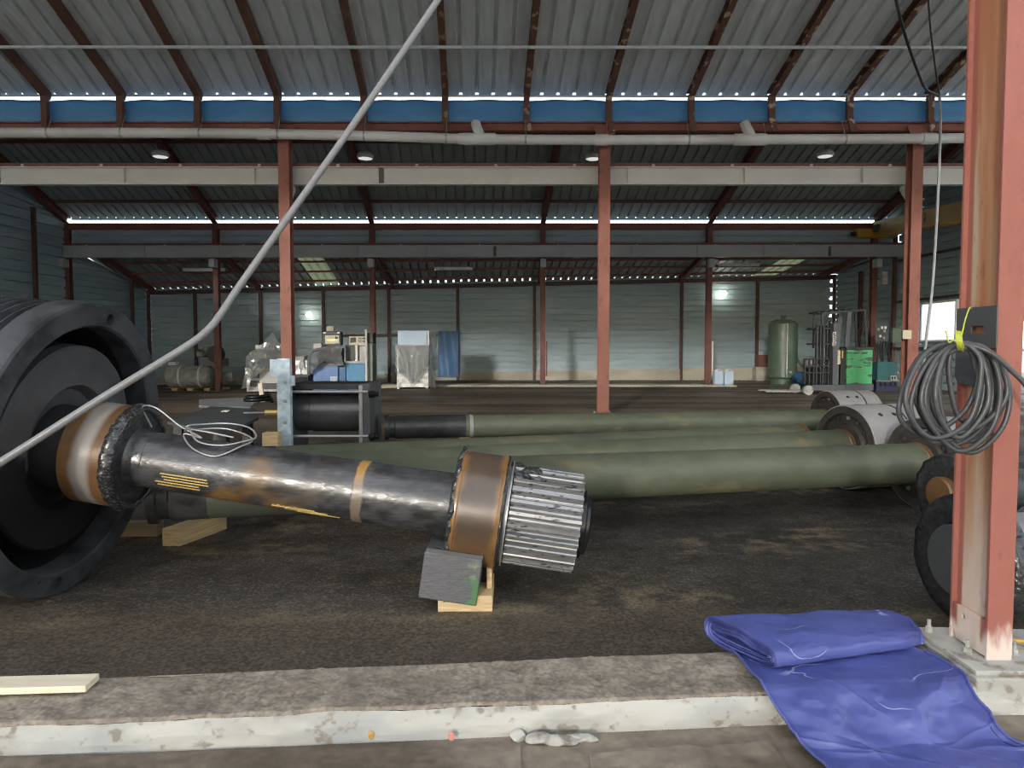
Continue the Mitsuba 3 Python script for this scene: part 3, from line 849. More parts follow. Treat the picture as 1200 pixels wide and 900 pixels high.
# cable coil
mat('m_cable', lambda p, n, uv: mix((0.030, 0.031, 0.033), (0.068, 0.069, 0.071), fbm(p.x * 12, p.y * 12, p.z * 12, 3)), 0.38)
tie = (1123, 402)
loops = [((1053, 482), (1082, 509), (1128, 484), (1146, 440)), ((1067, 478), (1094, 518), (1140, 496), (1154, 445)), ((1074, 470), (1110, 521), (1153, 498), (1163, 450)),
         ((1080, 475), (1120, 528), (1160, 505), (1172, 455)), ((1087, 480), (1132, 530), (1172, 505), (1183, 458)), ((1090, 470), (1118, 516), (1150, 505), (1176, 470)),
         ((1096, 462), (1106, 498), (1128, 512), (1158, 470)), ((1112, 440), (1122, 486), (1140, 493), (1148, 462)), ((1084, 465), (1100, 505), (1146, 500), (1180, 462)),
         ((1061, 470), (1090, 513), (1136, 492), (1150, 430)), ((1100, 455), (1112, 505), (1144, 515), (1168, 470))]
pts = []
for i, (l, b, r, rr) in enumerate(loops):
    y = 2.835 - 0.0 * i
    yo = [0.0, -0.02, 0.012, -0.035, -0.012, 0.018, -0.045, 0.005, -0.028, -0.05, 0.02][i]
    t0 = (tie[0] + [(-6), 5, -3, 8, 2, -8, 6, 0, 10, -5, 3][i], tie[1] + (i % 3) * 3)
    sh_l = ((l[0] + t0[0]) / 2 - 0.10 * (t0[0] - l[0]) - 2, t0[1] + 0.22 * (l[1] - t0[1]))
    sh_r = ((rr[0] + t0[0]) / 2 + 0.14 * (rr[0] - t0[0]), t0[1] + 0.12 * (rr[1] - t0[1]) + 2)
    for px_, f_ in ((t0, 0), (sh_l, .5), (l, 1), (b, .9), (r, .8), (rr, .9), (sh_r, .4)):
        pts.append(P(px_[0], px_[1], 2.80 + yo * f_))
pts += [P(1124, 402, 2.81), P(1158, 412, 2.76), P(1185, 434, 2.74), P(1210, 462, 2.72), P(1260, 540, 2.7), P(1330, 700, 2.75)]
put('cable_coil', tube(spline(pts, 7), 0.0098, 9), 'm_cable', smooth=True, label='thick grey cable hung in a loose coil on the near red column', category='cable')
mat('m_tie', (0.40, 0.45, 0.05), 0.45)
tw = [P(1138, 362, 2.9), P(1136, 361, 2.86), P(1131, 375, 2.83), P(1128, 388, 2.79)]
for k in range(5):
    for a in np.linspace(0, 2 * np.pi, 8, endpoint=False):
        tw.append(P(1121 + 1.6 * k + 1.5 * math.cos(a), 399 + 11.5 * math.cos(a) + k * 0.3, 2.80 + 0.058 * math.sin(a)))
tw += [P(1118, 399, 2.745), P(1112, 401, 2.75), P(1109, 390, 2.76), P(1108, 388, 2.77)]
put('tie_wire', tube(spline(tw, 5), 0.0028, 6), 'm_tie', smooth=True, label='yellow-green wire tying the cable coil to the plate', category='wire')
put('yellow_hose', tube(spline([(XRc + 0.02, 3.02, 0.165), (XRc + 0.12, 3.02, 0.16), (XRc + 0.5, 2.98, 0.15), (XRc + 0.9, 3.1, 0.15)], 6), 0.009, 8), 'm_yellow', label='short yellow hose at the foot of the near column', category='hose')

# ------------------------------------------------------------------ blue tarpaulin on the curb
def c_tarp(p, n, uv):
    f = fbm(p.x * 7, p.y * 7, p.z * 7, 4)
    c = mix((0.055, 0.070, 0.235), (0.088, 0.106, 0.32), f)
    ln = dr.abs(fbm(p.x * 3.2 + 2 * p.y, p.y * 6 - p.x * 1.3, p.z * 5, 3) - 0.5)
    return mix(c, (0.40, 0.42, 0.62), 0.65 * smoothstep(0.010, 0.002, ln) * smoothstep(0.5, 0.7, noise(p.x * 5, p.y * 5, 3)))


mat('m_tarp', c_tarp, 0.36, spec=0.5, bump=lambda p, n, uv: 0.0035 * fbm(p.x * 16 + 6 * p.y, p.y * 40, p.z * 40, 3) + 0.004 * fbm(p.x * 10, p.y * 10, p.z * 10, 3))
tp = thing('tarpaulin', 'folded roll of blue tarpaulin spilling over the curb beside the near column', 'tarpaulin')
BL, FL = P(824, 741, 3.14), P(912, 790, 2.80)
BR, FR = P(1058, 733, 3.26), P(1086, 757, 3.02)
sp = []
for k in range(9 * 40):
    a = k / 40 * 2 * math.pi
    q_ = 1 - 0.90 * (k / 360)
    c_, s_ = math.cos(a), math.sin(a)
    sp.append((math.copysign(abs(c_) ** 0.5, c_) * (1 - 0.30 * (1 - q_)), math.copysign(abs(s_) ** 0.75, s_) * q_))
sp = np.array(sp)


CREASE = [(rng.random() * math.pi, rng.random() * 1.1 - 0.2, 0.5 + rng.random()) for _ in range(46)]


def creases(u, v, a, b):
    h = 0 * u
    for k, (th, off, s_) in enumerate(CREASE[a:b]):
        dist = u * math.cos(th) + v * math.sin(th) - off + 0.015 * np.sin(7 * u + 5 * v + k)
        win = np.clip(1.4 * meshkit.noise(np.stack([u * 3 + k * 7.3, v * 3, 0 * u], -1), k) - 0.45, 0, 1)
        h = h + s_ * np.exp(-np.abs(dist) / 0.014) * win * (1 if k % 3 else -1)
    return h


def roll(u, v):
    """u: along the roll 0..1, v: index along the spiral"""
    cw = np.interp(v, np.arange(len(sp)), sp[:, 0]); chh = np.interp(v, np.arange(len(sp)), sp[:, 1])
    b = BL + (BR - BL) * u[..., None]; f_ = FL + (FR - FL) * u[..., None]
    mid, half = (b + f_) / 2, (f_ - b) / 2
    bulge = 1 - 0.35 * np.clip((u - 0.82) / 0.18, 0, 1) ** 2
    p_ = mid + half * (cw * bulge)[..., None]
    h_ = (0.062 - 0.012 * u) * bulge
    p_[..., 2] = 0.112 + 0.062 * bulge - 0.008 * u + h_ * chh + 0.022 * (-cw) * (0.5 + 0.5 * chh)
    w = meshkit.fbm(np.stack([u * 5, cw * 2.2, chh * 1.2 + 0.1 * v / 40], -1), 4, 11) - 0.5
    w2 = np.sin(u * 17 + 3 * cw + 5 * w) * 0.0022
    p_[..., 2] += (0.026 * w + w2 + 0.010 * creases(u, 0.5 + 0.5 * cw, 0, 16) * (v < 40)) * (0.4 + 0.6 * (chh > 0))
    p_[..., 0] += 0.012 * (meshkit.fbm(np.stack([v / 24, u * 0 + 3, u * 0], -1), 3, 2) - 0.5) * (u < 0.02) * 3
    return p_


put('roll', grid(roll, np.concatenate([[0], np.linspace(0.012, 1, 70)]), np.linspace(0, len(sp) - 1, 720)), 'm_tarp', tp, smooth=True)
# the folded layers show at the near end
V_, F_ = [], []
for k in range(8):
    for (va, vb, uo) in ((40 * k, 40 * k + 22, 0.004), (40 * k + 22, 40 * k + 40, 0.016)):
        a_ = roll(np.full(41, uo), np.linspace(40 * k, 40 * k + 40, 41)); b_ = roll(np.full(41, uo), np.linspace(40 * k + 40, 40 * k + 80, 41).clip(0, 359))
        w0, w1 = (0.0, 0.55) if uo < 0.01 else (0.55, 1.0)
        n0 = sum(len(x) for x in V_)
        V_ += [a_ * (1 - w0) + b_ * w0, a_ * (1 - w1) + b_ * w1]
        F_ += [[n0 + i, n0 + i + 1, n0 + 42 + i] for i in range(40)] + [[n0 + i, n0 + 42 + i, n0 + 41 + i] for i in range(40)]
put('folded_layers', trimesh.Trimesh(np.vstack(V_), F_, process=False), 'm_tarp', tp)
# end cap layers at the far end close off the roll
put('roll_end', trimesh.convex.convex_hull(roll(np.full(40, 0.985), np.linspace(0, 39, 40)).reshape(-1, 3) + rng.normal(0, 1e-4, (40, 3)) + np.array([0.02, 0.0, 0]) * rng.random((40, 1))), 'm_tarp', tp)


def drape(u, v):
    """u: 0..1 left to right, v: distance run from under the roll outwards"""
    key_v = np.array([0, 0.25, 0.36, 0.5, 0.62, 0.8, 1.0])
    xl = np.interp(v, key_v, [0.93, 0.935, 0.945, 0.985, 1.02, 1.07, 1.13])
    xr = np.interp(v, key_v, [1.70, 1.745, 1.755, 1.745, 1.76, 1.84, 1.92])
    x = xl + (xr - xl) * u
    d = np.interp(v, key_v, [-0.36, -0.10, -0.005, 0.12, 0.22, 0.40, 0.62])
    y = yfront(x) - d
    z = np.interp(v, np.array([0, .25, .33, .36, .40, .44, .5, .56, .62, .8, 1.0]), [.116, .116, .115, .108, .088, .066, .040, .018, .002, -.006, -.006])
    q = np.stack([x * 3.0, y * 4.2, z * 0], -1)
    w = meshkit.fbm(q, 4, 21) - 0.42
    fold = np.abs(np.sin(6.5 * u + 5 * v + 3.5 * w)) ** 2.5
    hang = np.exp(-((v - 0.47) / 0.16) ** 2)
    z = z + (0.036 * np.maximum(w, -0.05) + 0.022 * hang * fold + 0.011 * creases(u, v, 16, 46)) * np.clip(v * 4, 0.15, 1)
    y = y - hang * 0.05 * (fold - 0.4) - hang * 0.03
    x = x + 0.02 * (meshkit.fbm(np.stack([v * 6, u * 0, u * 0], -1), 3, 2) - 0.5) * (1 + 2 * (u > .97))
    e = np.minimum(u, 1 - u)
    z = z + 0.012 * np.exp(-e / 0.02)
    return np.stack([x, y, np.maximum(z, -0.006)], -1)


put('spread_sheet', grid(drape, np.linspace(0, 1, 220), np.linspace(0, 1, 220)), 'm_tarp', tp, smooth=True)
hem = drape(np.zeros(60), np.linspace(0.03, 1, 60))
put('left_hem', tube(hem + [0, 0, 0.004], 0.006, 6), 'm_tarp', tp, smooth=True)
hem = drape(np.ones(60), np.linspace(0.12, 1, 60))
put('right_hem', tube(hem + [0, 0, 0.004], 0.006, 6), 'm_tarp', tp, smooth=True)

# ------------------------------------------------------------------ the big rope drum with its shaft
DC = np.array([-2.452, 4.112, 0.824])
DG = P(628, 606, 4.03)
DD = (DG - DC) / np.linalg.norm(DG - DC)
_, DS, DU = frame(DD)


def dpt(t, s, u):
    return DC + DD * t + DS * s + DU * u


def t_of(p):
    return (p.x - DC[0]) * DD[0] + (p.y - DC[1]) * DD[1] + (p.z - DC[2]) * DD[2]


mat('m_drum', lambda p, n, uv: mix((0.022, 0.023, 0.025), (0.055, 0.058, 0.064), smoothstep(0.3, 0.7, fbm(p.x * 6, p.y * 6, p.z * 6, 4))), 0.55, spec=0.4, bump=lambda p, n, uv: 0.004 * fbm(p.x * 25, p.y * 25, p.z * 25, 3))


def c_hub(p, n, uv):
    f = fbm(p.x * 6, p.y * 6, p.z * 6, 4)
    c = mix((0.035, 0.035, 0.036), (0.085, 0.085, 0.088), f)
    blotch = smoothstep(0.78, 0.70, p.z + 0.25 * (fbm(p.y * 7, p.z * 5, 2.0, 3) - 0.5) - 0.5 * (4.2 - p.y) * 0.3)  # disc turns near-black towards the bottom, with an uneven upper edge
    return mix(c, (0.006, 0.006, 0.006), blotch)


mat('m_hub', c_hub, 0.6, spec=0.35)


def c_shaft(p, n, uv):
    t = t_of(p)
    f = fbm(p.x * 10, p.y * 10, p.z * 14, 4)
    scr = noise(p.x * 22, p.y * 22, p.z * 110)
    c = mix((0.022, 0.022, 0.024), (0.060, 0.060, 0.063), smoothstep(0.3, 0.75, f)) * (0.75 + 0.5 * scr)
    rust = smoothstep(0.50, 0.66, fbm(t * 2.6 + 4.2, p.z * 5.5, p.y * 2, 4)) * smoothstep(0.45, 0.8, t) * smoothstep(1.5, 1.15, t)
    c = mix(c, mix((0.16, 0.075, 0.02), (0.24, 0.135, 0.035), f), 0.7 * rust)
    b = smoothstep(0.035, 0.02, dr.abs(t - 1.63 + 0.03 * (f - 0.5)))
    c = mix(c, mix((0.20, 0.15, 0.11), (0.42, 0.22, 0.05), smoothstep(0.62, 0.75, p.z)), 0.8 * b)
    return c


def r_shaft(p, n, uv):
    return 0.20 + 0.28 * fbm(p.x * 18, p.y * 18, p.z * 30, 3)


mat('m_shaft', c_shaft, r_shaft, metal=0.0, spec=0.9, bump=lambda p, n, uv: 0.002 * fbm(p.x * 40, p.y * 40, p.z * 40, 3))


def c_band(p, n, uv):
    t = t_of(p)
    f = fbm(p.x * 9, p.y * 9, p.z * 6, 4)
    c = mix((0.085, 0.045, 0.020), (0.19, 0.100, 0.040), f)
    mid = smoothstep(0.07, 0.03, dr.abs(t - 0.165 + 0.05 * (f - 0.5)))
    c = mix(c, (0.30, 0.29, 0.27), 0.75 * mid)
    return c


mat('m_band', c_band, 0.32, metal=0.1, spec=0.8)


def c_bearing(p, n, uv):
    t = t_of(p)
    f = fbm(p.x * 11, p.y * 11, p.z * 11, 4)
    edge = smoothstep(0.07, 0.12, dr.abs(t - 2.295) + 0.05 * (f - 0.5))
    c = mix((0.055, 0.038, 0.028), (0.095, 0.064, 0.045), f)
    c = mix(c, (0.22, 0.115, 0.035), edge * 0.9)
    c = mix(c, (0.15, 0.075, 0.028), 0.7 * smoothstep(0.43, 0.30, p.z + 0.15 * (f - 0.5)))
    return c


mat('m_bearing', c_bearing, 0.27, metal=0.0, spec=0.9)
mat('m_grease', lambda p, n, uv: mix((0.010, 0.010, 0.011), (0.045, 0.045, 0.05), fbm(p.x * 40, p.y * 40, p.z * 40, 3)), 0.22, spec=0.7, bump=lambda p, n, uv: 0.008 * fbm(p.x * 60, p.y * 60, p.z * 60, 3))
mat('m_grease_grey', lambda p, n, uv: mix((0.02, 0.02, 0.022), (0.09, 0.09, 0.095), smoothstep(0.5, 0.72, fbm(p.x * 110, p.y * 110, p.z * 110, 3))), 0.3, spec=0.7)
mat('m_gear', lambda p, n, uv: mix((0.22, 0.22, 0.225), (0.40, 0.40, 0.40), fbm(p.x * 4, p.y * 30, p.z * 30, 3)) * (1 - 0.7 * smoothstep(0.63, 0.74, fbm(p.x * 30, p.y * 60, p.z * 60, 3))), 0.28, metal=0.7, spec=0.6)


def c_keeper(p, n, uv):
    f = fbm(p.x * 45, p.y * 45, p.z * 160, 3)
    c = mix((0.05, 0.05, 0.056), (0.12, 0.12, 0.128), f)
    gq = fbm(p.x * 22, 3.0, p.z * 18, 4)
    gm = smoothstep(0.05, 0.0, dr.abs(p.x - (-0.205 + 0.15 * (p.z - 0.15))) + 0.16 * (gq - 0.42)) * smoothstep(0.30, 0.22, p.z)
    return mix(c, mix((0.05, 0.17, 0.05), (0.24, 0.28, 0.13), smoothstep(0.16, 0.22, p.z + 0.1 * (gq - 0.5))), 0.8 * gm)


mat('m_keeper', c_keeper, 0.5, spec=0.5)
mat('m_brass', (0.62, 0.45, 0.16), 0.35, metal=0.6)

dm = thing('rope_drum', 'huge black grooved rope drum at the left with a greasy steel shaft and pinion', 'rope drum')
ring = lathe([(-0.15, 0.70), (-0.012, 0.70), (0.0, 0.712), (0.0, 0.822), (-0.012, 0.834), (-0.15, 0.834), (-0.15, 0.70)], DC, DD, 128)


def on_plane(px, py, t=0.0):
    r_ = P(px, py, 1.0) - [0, 0, CAMZ]
    o = DC + DD * t - [0, 0, CAMZ]
    return [0, 0, CAMZ] + r_ * ((o @ DD) / (r_ @ DD))


cut = []
for (px, py, r_) in ((129.5, 375, 0.034), (68.5, 682, 0.030), (46, 683, 0.012), (95, 683, 0.012), (80, 686, 0.010), (176, 430, 0.030), (150, 612, 0.012)):
    q = on_plane(px, py)
    cut.append(place(trimesh.creation.cylinder(r_, 0.4, sections=20), q, DS, DU, DD))
ring.fix_normals()
ring = trimesh.boolean.difference([ring] + cut, engine='manifold')
put('flange_ring', ring, 'm_drum', dm, smooth=35)
prof = [(-0.15, 0.80)]
for k in range(26):
    t0 = -0.16 - k * 0.062
    for q_, h_ in ((0.0, 0.812), (-0.004, 0.812), (-0.012, 0.785), (-0.031, 0.765), (-0.050, 0.785), (-0.058, 0.812)):
        prof.append((t0 + q_, h_))
prof += [(-1.8, 0.80), (-1.8, 0.2)]
put('grooved_barrel', lathe(prof[::-1], DC, DD, 96), 'm_drum', dm, smooth=30)
put('far_flange', lathe([(-1.92, 0.2), (-1.92, 0.834), (-1.8, 0.834), (-1.8, 0.2)], DC, DD, 96), 'm_drum', dm, smooth=35)
put('inner_shell', lathe([(-0.15, 0.699), (-0.62, 0.69), (-0.62, 0.0)], DC, DD, 96), 'm_black', dm, smooth=35)
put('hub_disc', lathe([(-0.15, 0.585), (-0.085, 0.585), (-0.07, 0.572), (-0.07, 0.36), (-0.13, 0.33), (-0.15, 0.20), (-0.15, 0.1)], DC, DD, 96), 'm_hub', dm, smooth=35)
put('hub_tube', lathe([(-0.6, 0.585), (-0.15, 0.585)], DC, DD, 96), 'm_black', dm, smooth=True)
put('journal', lathe([(-0.62, 0.24), (0.045, 0.24), (0.045, 0.1)], DC, DD, 64), 'm_black', dm, smooth=35)
put('collar', lathe([(0.03, 0.2), (0.03, 0.27), (0.045, 0.287), (0.29, 0.29), (0.30, 0.285)], DC, DD, 96), 'm_band', dm, smooth=30, label='rust-brown collar with a bright worn band')
put('grease_rim', lathe([(0.27, 0.27), (0.275, 0.296), (0.295, 0.303), (0.315, 0.300), (0.333, 0.292), (0.342, 0.275), (0.335, 0.262)], DC, DD, 220, wob=0.035, seed=3), 'm_grease_grey', dm, smooth=True, label='lumpy grey grease along the collar edge')
put('collar_face', lathe([(0.30, 0.285), (0.332, 0.27), (0.325, 0.215), (0.33, 0.15)], DC, DD, 160, wob=0.012, seed=5), 'm_grease', dm, smooth=True)
put('shaft', lathe([(0.31, 0.175), (0.335, 0.166), (0.36, 0.157), (0.42, 0.156), (0.425, 0.159), (1.0, 0.164), (1.6, 0.170), (1.605, 0.1735), (1.665, 0.1735), (1.67, 0.171), (2.2, 0.178)], DC, DD, 96), 'm_shaft', dm, smooth=30)
put('shaft_grease', lathe([(2.135, 0.18), (2.14, 0.24), (2.145, 0.29), (2.155, 0.312), (2.172, 0.318), (2.185, 0.29), (2.17, 0.2)], DC, DD, 240, wob=0.09, seed=9), 'm_grease_grey', dm, smooth=True)
put('bearing_ring', lathe([(2.165, 0.2), (2.165, 0.308), (2.172, 0.316), (2.185, 0.318), (2.192, 0.313), (2.40, 0.313), (2.407, 0.318), (2.42, 0.316), (2.427, 0.308), (2.427, 0.2)], DC, DD, 128), 'm_bearing', dm, smooth=30, label='rusty polished bearing ring')
put('ring_grease', lathe([(2.415, 0.30), (2.42, 0.322), (2.432, 0.318), (2.438, 0.30)], DC, DD, 200, wob=0.035, seed=13), 'm_grease', dm, smooth=True)
put('seal_ring', lathe([(2.427, 0.2), (2.427, 0.298), (2.436, 0.298), (2.436, 0.272), (2.448, 0.272), (2.448, 0.292), (2.456, 0.292), (2.456, 0.2)], DC, DD, 96), 'm_steel', dm, smooth=30)
NT = 26
gp = []
for k in range(NT):
    a = 2 * math.pi * k / NT
    for da, r_ in ((-0.42, 0.236), (-0.30, 0.240), (-0.21, 0.268), (-0.13, 0.275), (0.13, 0.275), (0.21, 0.268), (0.30, 0.240), (0.42, 0.236)):
        gp.append(((r_) * math.cos(a + da * 2 * math.pi / NT), r_ * math.sin(a + da * 2 * math.pi / NT)))
put('pinion', place(prism(gp, 0.385), dpt(2.462, 0, 0), DS, DU, DD), 'm_gear', dm, label='bright steel pinion with straight teeth')
put('pinion_grease', cat([crumple(sphere(dpt(2.47 + .03 * i, 0.13 * math.sin(2.2 * i), 0.255 - 0.03 * (i % 3)), 1, 3, (0.06, 0.045, 0.035)), 0.02, 22, i) for i in range(5)]), 'm_grease', dm, smooth=True)
put('end_boss', lathe([(2.84, 0.1), (2.847, 0.19), (2.875, 0.19), (2.885, 0.165), (2.90, 0.165), (2.908, 0.15), (2.908, 0.0)], DC, DD, 64), 'm_black_gloss', dm, smooth=30)


def dbox(t0, t1, s0, s1, u0, u1, r=0.006):
    m_ = bevel(bx(t0, t1, s0, s1, u0, u1), r)
    return place(m_, DC, DD, DS, DU)


put('keeper_block', dbox(2.05, 2.36, -0.30, 0.275, -0.455, -0.205), 'm_keeper', dm, label='grey keeper block with green paint smears')
tpq = bx(2.06, 2.36, 0.10, 0.27, -0.207, -0.185)
cu = [trimesh.creation.cylinder(0.018, 0.2).apply_translation([tt, 0.245, -0.2]) for tt in (2.125, 2.275)]
put('keeper_cap', place(trimesh.boolean.difference([tpq] + cu, engine='manifold'), DC, DD, DS, DU), 'm_dark_grey', dm)
put('bearing_saddle', dbox(2.18, 2.40, -0.30, 0.02, -0.45, -0.16), 'm_black', dm)
for k in range(5):
    u_ = -0.030 - 0.0165 * k
    s_ = math.sqrt(0.1655 ** 2 - u_ ** 2)
    t0 = 0.545 + 0.02 * ((k * 7) % 3) - 0.01 * k
    put('brass_strip', tube([dpt(t0, s_, u_), dpt(t0 + 0.12, s_ + .001, u_), dpt(t0 + 0.262 - 0.006 * k, s_ + .001, u_ - .001)], 0.0042, 5), 'm_brass', dm)
for k in range(3):
    u_ = -0.125 - 0.010 * k
    s_ = math.sqrt(0.169 ** 2 - u_ ** 2)
    t0 = 1.16 + 0.07 * k
    put('brass_strip', tube([dpt(t0, s_, u_), dpt(t0 + 0.24, s_ + .001, u_)], 0.0032, 5), 'm_brass', dm)
put('drum_chock', bx(-4.6, -3.9, 3.5, 4.7, 0, 0.195), 'm_wood_dark', label='dark timber chock under the far end of the rope drum', category='timber')

# wire looped over the shaft
top = lambda t, s, h=0.0: dpt(t, s, math.sqrt(max(0.163 ** 2 - s * s, 0)) + h)
W = [top(0.36, -0.05, 0.02), top(0.33, 0.02, 0.13), top(0.42, 0.04, 0.145), top(0.56, 0.03, 0.06), top(0.70, 0.05, 0.02)]
for k in range(2):
    for a in np.linspace(0.3, 2 * np.pi, 9):
        W.append(top(0.78 - 0.19 * math.cos(a) + 0.02 * k, 0.02 + (0.115 - 0.02 * k) * math.sin(a), 0.014 + 0.03 * k + 0.065 * (0.5 - 0.5 * math.sin(a)) ** 2 + 0.01 * math.sin(3 * a + k)))
W += [top(0.60, 0.02, 0.05), top(0.72, 0.0, 0.04), top(0.85, -0.02, 0.03)]
put('steel_wire', tube(spline(W, 6), 0.0055, 6), 'm_steel', smooth=True, label='bright wire looped loosely on top of the greasy shaft', category='wire')

# timber under the shaft and behind the drum
q0, q1 = G(513, 717, 0), G(577, 717, 0)
mat('m_wood_mark', (0.10, 0.08, 0.05), 0.7)
put('timber_block', bevel(bx(q0[0], q1[0], q0[1], q0[1] + 0.40, 0, 0.085), 0.004), 'm_wood', label='short timber block under the keeper block of the shaft', category='timber')
put('timber_block__mark', cat([bx(q0[0] + 0.03 + .018 * i, q0[0] + 0.042 + .018 * i, q0[1] - 0.0015, q0[1] + .001, 0.052, 0.066) for i in range(4)]), 'm_wood_mark')
put('wood_wedge', bevel(bx(q1[0] - 0.035, q1[0] - 0.005, q0[1] + 0.12, q0[1] + 0.28, 0.085, 0.255), 0.004), 'm_wood', label='upright wood offcut beside the keeper block', category='timber')
for i, (px0, px1, x1p) in enumerate(((189.5, 199.8, 228), (200.8, 211, 243))):
    a, b = G(px0, 640, 0), G(px1, 640, 0)
    L = 0.5
    put('timber', bevel(along([(-(b[0] - a[0]) / 2, 0), ((b[0] - a[0]) / 2, 0), ((b[0] - a[0]) / 2, 0.125), (-(b[0] - a[0]) / 2, 0.125)], [(a[0] + b[0]) / 2, a[1], 0], [(a[0] + b[0]) / 2 + 0.14, a[1] + L, 0]), 0.003), 'm_wood_pale' if i < 0 else 'm_wood', label=['left one of two yellow timbers lying side by side behind the drum', 'right one of two yellow timbers lying side by side behind the drum'][i], category='timber')
a = G(184, 629, 0)
put('timber', bevel(bx(a[0] - 0.5, a[0], a[1], a[1] + 0.11, 0, 0.10), 0.003), 'm_wood_dark', label='dark timber lying crosswise behind the drum flange', category='timber')

# ------------------------------------------------------------------ long green pipes with couplings
def c_pipe(p, n, uv):
    f = fbm(p.x * 1.3, p.y * 2, p.z * 5, 4)
    f2 = fbm(p.x * 7, p.y * 7, p.z * 9, 4)
    c = mix((0.070, 0.078, 0.052), (0.120, 0.132, 0.088), f) * (0.8 + 0.4 * f2)
    ru = smoothstep(0.62, 0.80, fbm(p.x * 2.2 + 3, p.y * 3, p.z * 4, 4))
    c = mix(c, (0.24, 0.18, 0.09), 0.4 * ru)
    dk = smoothstep(0.50, 0.72, fbm(p.x * 0.6 + 9, p.y * 0.8, 2.0, 3))
    return mix(c, (0.05, 0.053, 0.05), 0.6 * dk)


mat('m_pipe', c_pipe, 0.48, spec=0.45)
mat('m_pipe_black', lambda p, n, uv: mix((0.016, 0.016, 0.017), (0.06, 0.06, 0.062), fbm(p.x * 9, p.y * 9, p.z * 9, 4)), lambda p, n, uv: 0.25 + 0.4 * fbm(p.x * 12, p.y * 12, p.z * 12, 3), spec=0.6)
mat('m_coupling', lambda p, n, uv: mix((0.21, 0.205, 0.205), (0.31, 0.30, 0.30), fbm(p.x * 7, p.y * 7, p.z * 7, 4)), 0.5)
mat('m_coupling_dark', lambda p, n, uv: mix((0.025, 0.023, 0.022), (0.07, 0.062, 0.055), fbm(p.x * 9, p.y * 9, p.z * 9, 4)), 0.55)


def coupling(par, o, d, r, L, rp, holes=14):
    """a drum coupling: dark recessed face with bolts, grey outer shell with plugs"""
    _, s_, u_ = frame(d)
    put('coupling_shell', lathe([(0.004, r - 0.012), (0.012, r), (L, r), (L + .01, r - .01), (L + .01, r * 0.5), (L + .01, 0)], o, d, 64), 'm_coupling', par, smooth=30)
    put('coupling_face', lathe([(0.004, r - 0.012), (0, r - .016), (0, r * 0.80), (0.05, r * 0.79), (0.055, rp * 1.35), (0.02, rp * 1.25), (0.02, rp * 0.8)], o, d, 64), 'm_coupling_dark', par, smooth=30)
    put('seam', lathe([(L * 0.62, r - .002), (L * 0.62, r + .003), (L * 0.65, r + .003), (L * 0.65, r - .002)], o, d, 64), 'm_coupling_dark', par, smooth=30)
    for k in range(holes):
        a = 2 * math.pi * (k + 0.35) / holes
        q_ = np.asarray(o) + d * 0.045 + (s_ * math.cos(a) + u_ * math.sin(a)) * r * 0.70
        put('face_bolt', lathe([(0, 0), (0, .02), (-.02, .02), (-.02, 0)][::-1], q_, d, 6), 'm_steel' if k % 3 == 0 else 'm_coupling_dark', par)
    for k in range(8):
        a = 2 * math.pi * (k + 0.2) / 8
        n_ = s_ * math.cos(a) + u_ * math.sin(a)
        for tt in (0.28, 0.50):
            put('plug', lathe([(0, 0.024), (0.004, 0.022), (0.004, 0)], np.asarray(o) + d * L * tt + n_ * (r - .001), n_, 10), 'm_black', par)


def long_pipe(lab, a, b, r, black=0.0, rings=()):
    t_ = thing('drive_shaft', lab, 'shaft')
    a, b = np.asarray(a, float), np.asarray(b, float)
    d = (b - a) / np.linalg.norm(b - a); L = np.linalg.norm(b - a)
    put('tube', lathe([(black, r), (L * .5, r), (L - 0.45, r), (L - 0.44, r + .004), (L, r + .004)], a, d, 56), 'm_pipe', t_, smooth=30)
    put('end_section', lathe([(0, 0), (0, r * 1.12), (0.05, r * 1.12), (0.06, r * 0.95), (0.12, r * 0.95), (0.13, r * 1.04), (black + 0.002, r + .002)], a, d, 48), 'm_pipe_black', t_, smooth=30, label='black oily end section')
    put('weld_ring', lathe([(L - .06, r), (L - .05, r + .012), (L - .02, r + .012), (L - .01, r)], a, d, 48), 'm_band', t_, smooth=30)
    for k in rings:
        put('band', lathe([(k, r), (k + .005, r + .003), (k + .04, r + .003), (k + .045, r)], a, d, 48), 'm_coupling', t_, smooth=30)
    return t_, b, d


pD, eD, dD = long_pipe('nearest long green shaft, lit along its side, lying behind the pinion', (-2.32, 4.62, 0.465), (3.54, 6.27, 0.40), 0.172, 0.35)
coupling(pD, eD, dD, 0.40, 0.60, 0.172)
pC, eC, dC = long_pipe('second long green shaft, dark-stained in its middle, ending in the light grey coupling', (-2.5, 5.28, 0.42), (3.27, 7.12, 0.425), 0.172, 0.5)
coupling(pC, eC, dC, 0.415, 0.75, 0.172)
pB_, eB, dB = long_pipe('third long shaft, a thin pale green band between two others', (-2.3, 6.05, 0.40), (3.1, 7.72, 0.42), 0.165, 0.3)
pA, eA, dA = long_pipe('farthest long shaft with a black oily left end by the spool', (-1.58, 8.97, 0.42), (4.30, 9.92, 0.42), 0.140, 1.0, (1.05,))
coupling(pA, eA, dA, 0.40, 0.62, 0.14)
for (x, y, z, lab) in ((-0.8, 5.74, .235, 'second'), (-0.8, 6.5, .235, 'third'), (2.0, 7.38, .235, 'third'), (-0.6, 9.13, .28, 'farthest')):
    put('saddle_timber', bx(x - 0.06, x + 0.06, y - 0.15, y + 0.15, 0, z), 'm_wood_dark', label=f'dark timber carrying the {lab} green shaft near its {"left" if x < 0.5 else "right"} end', category='timber')

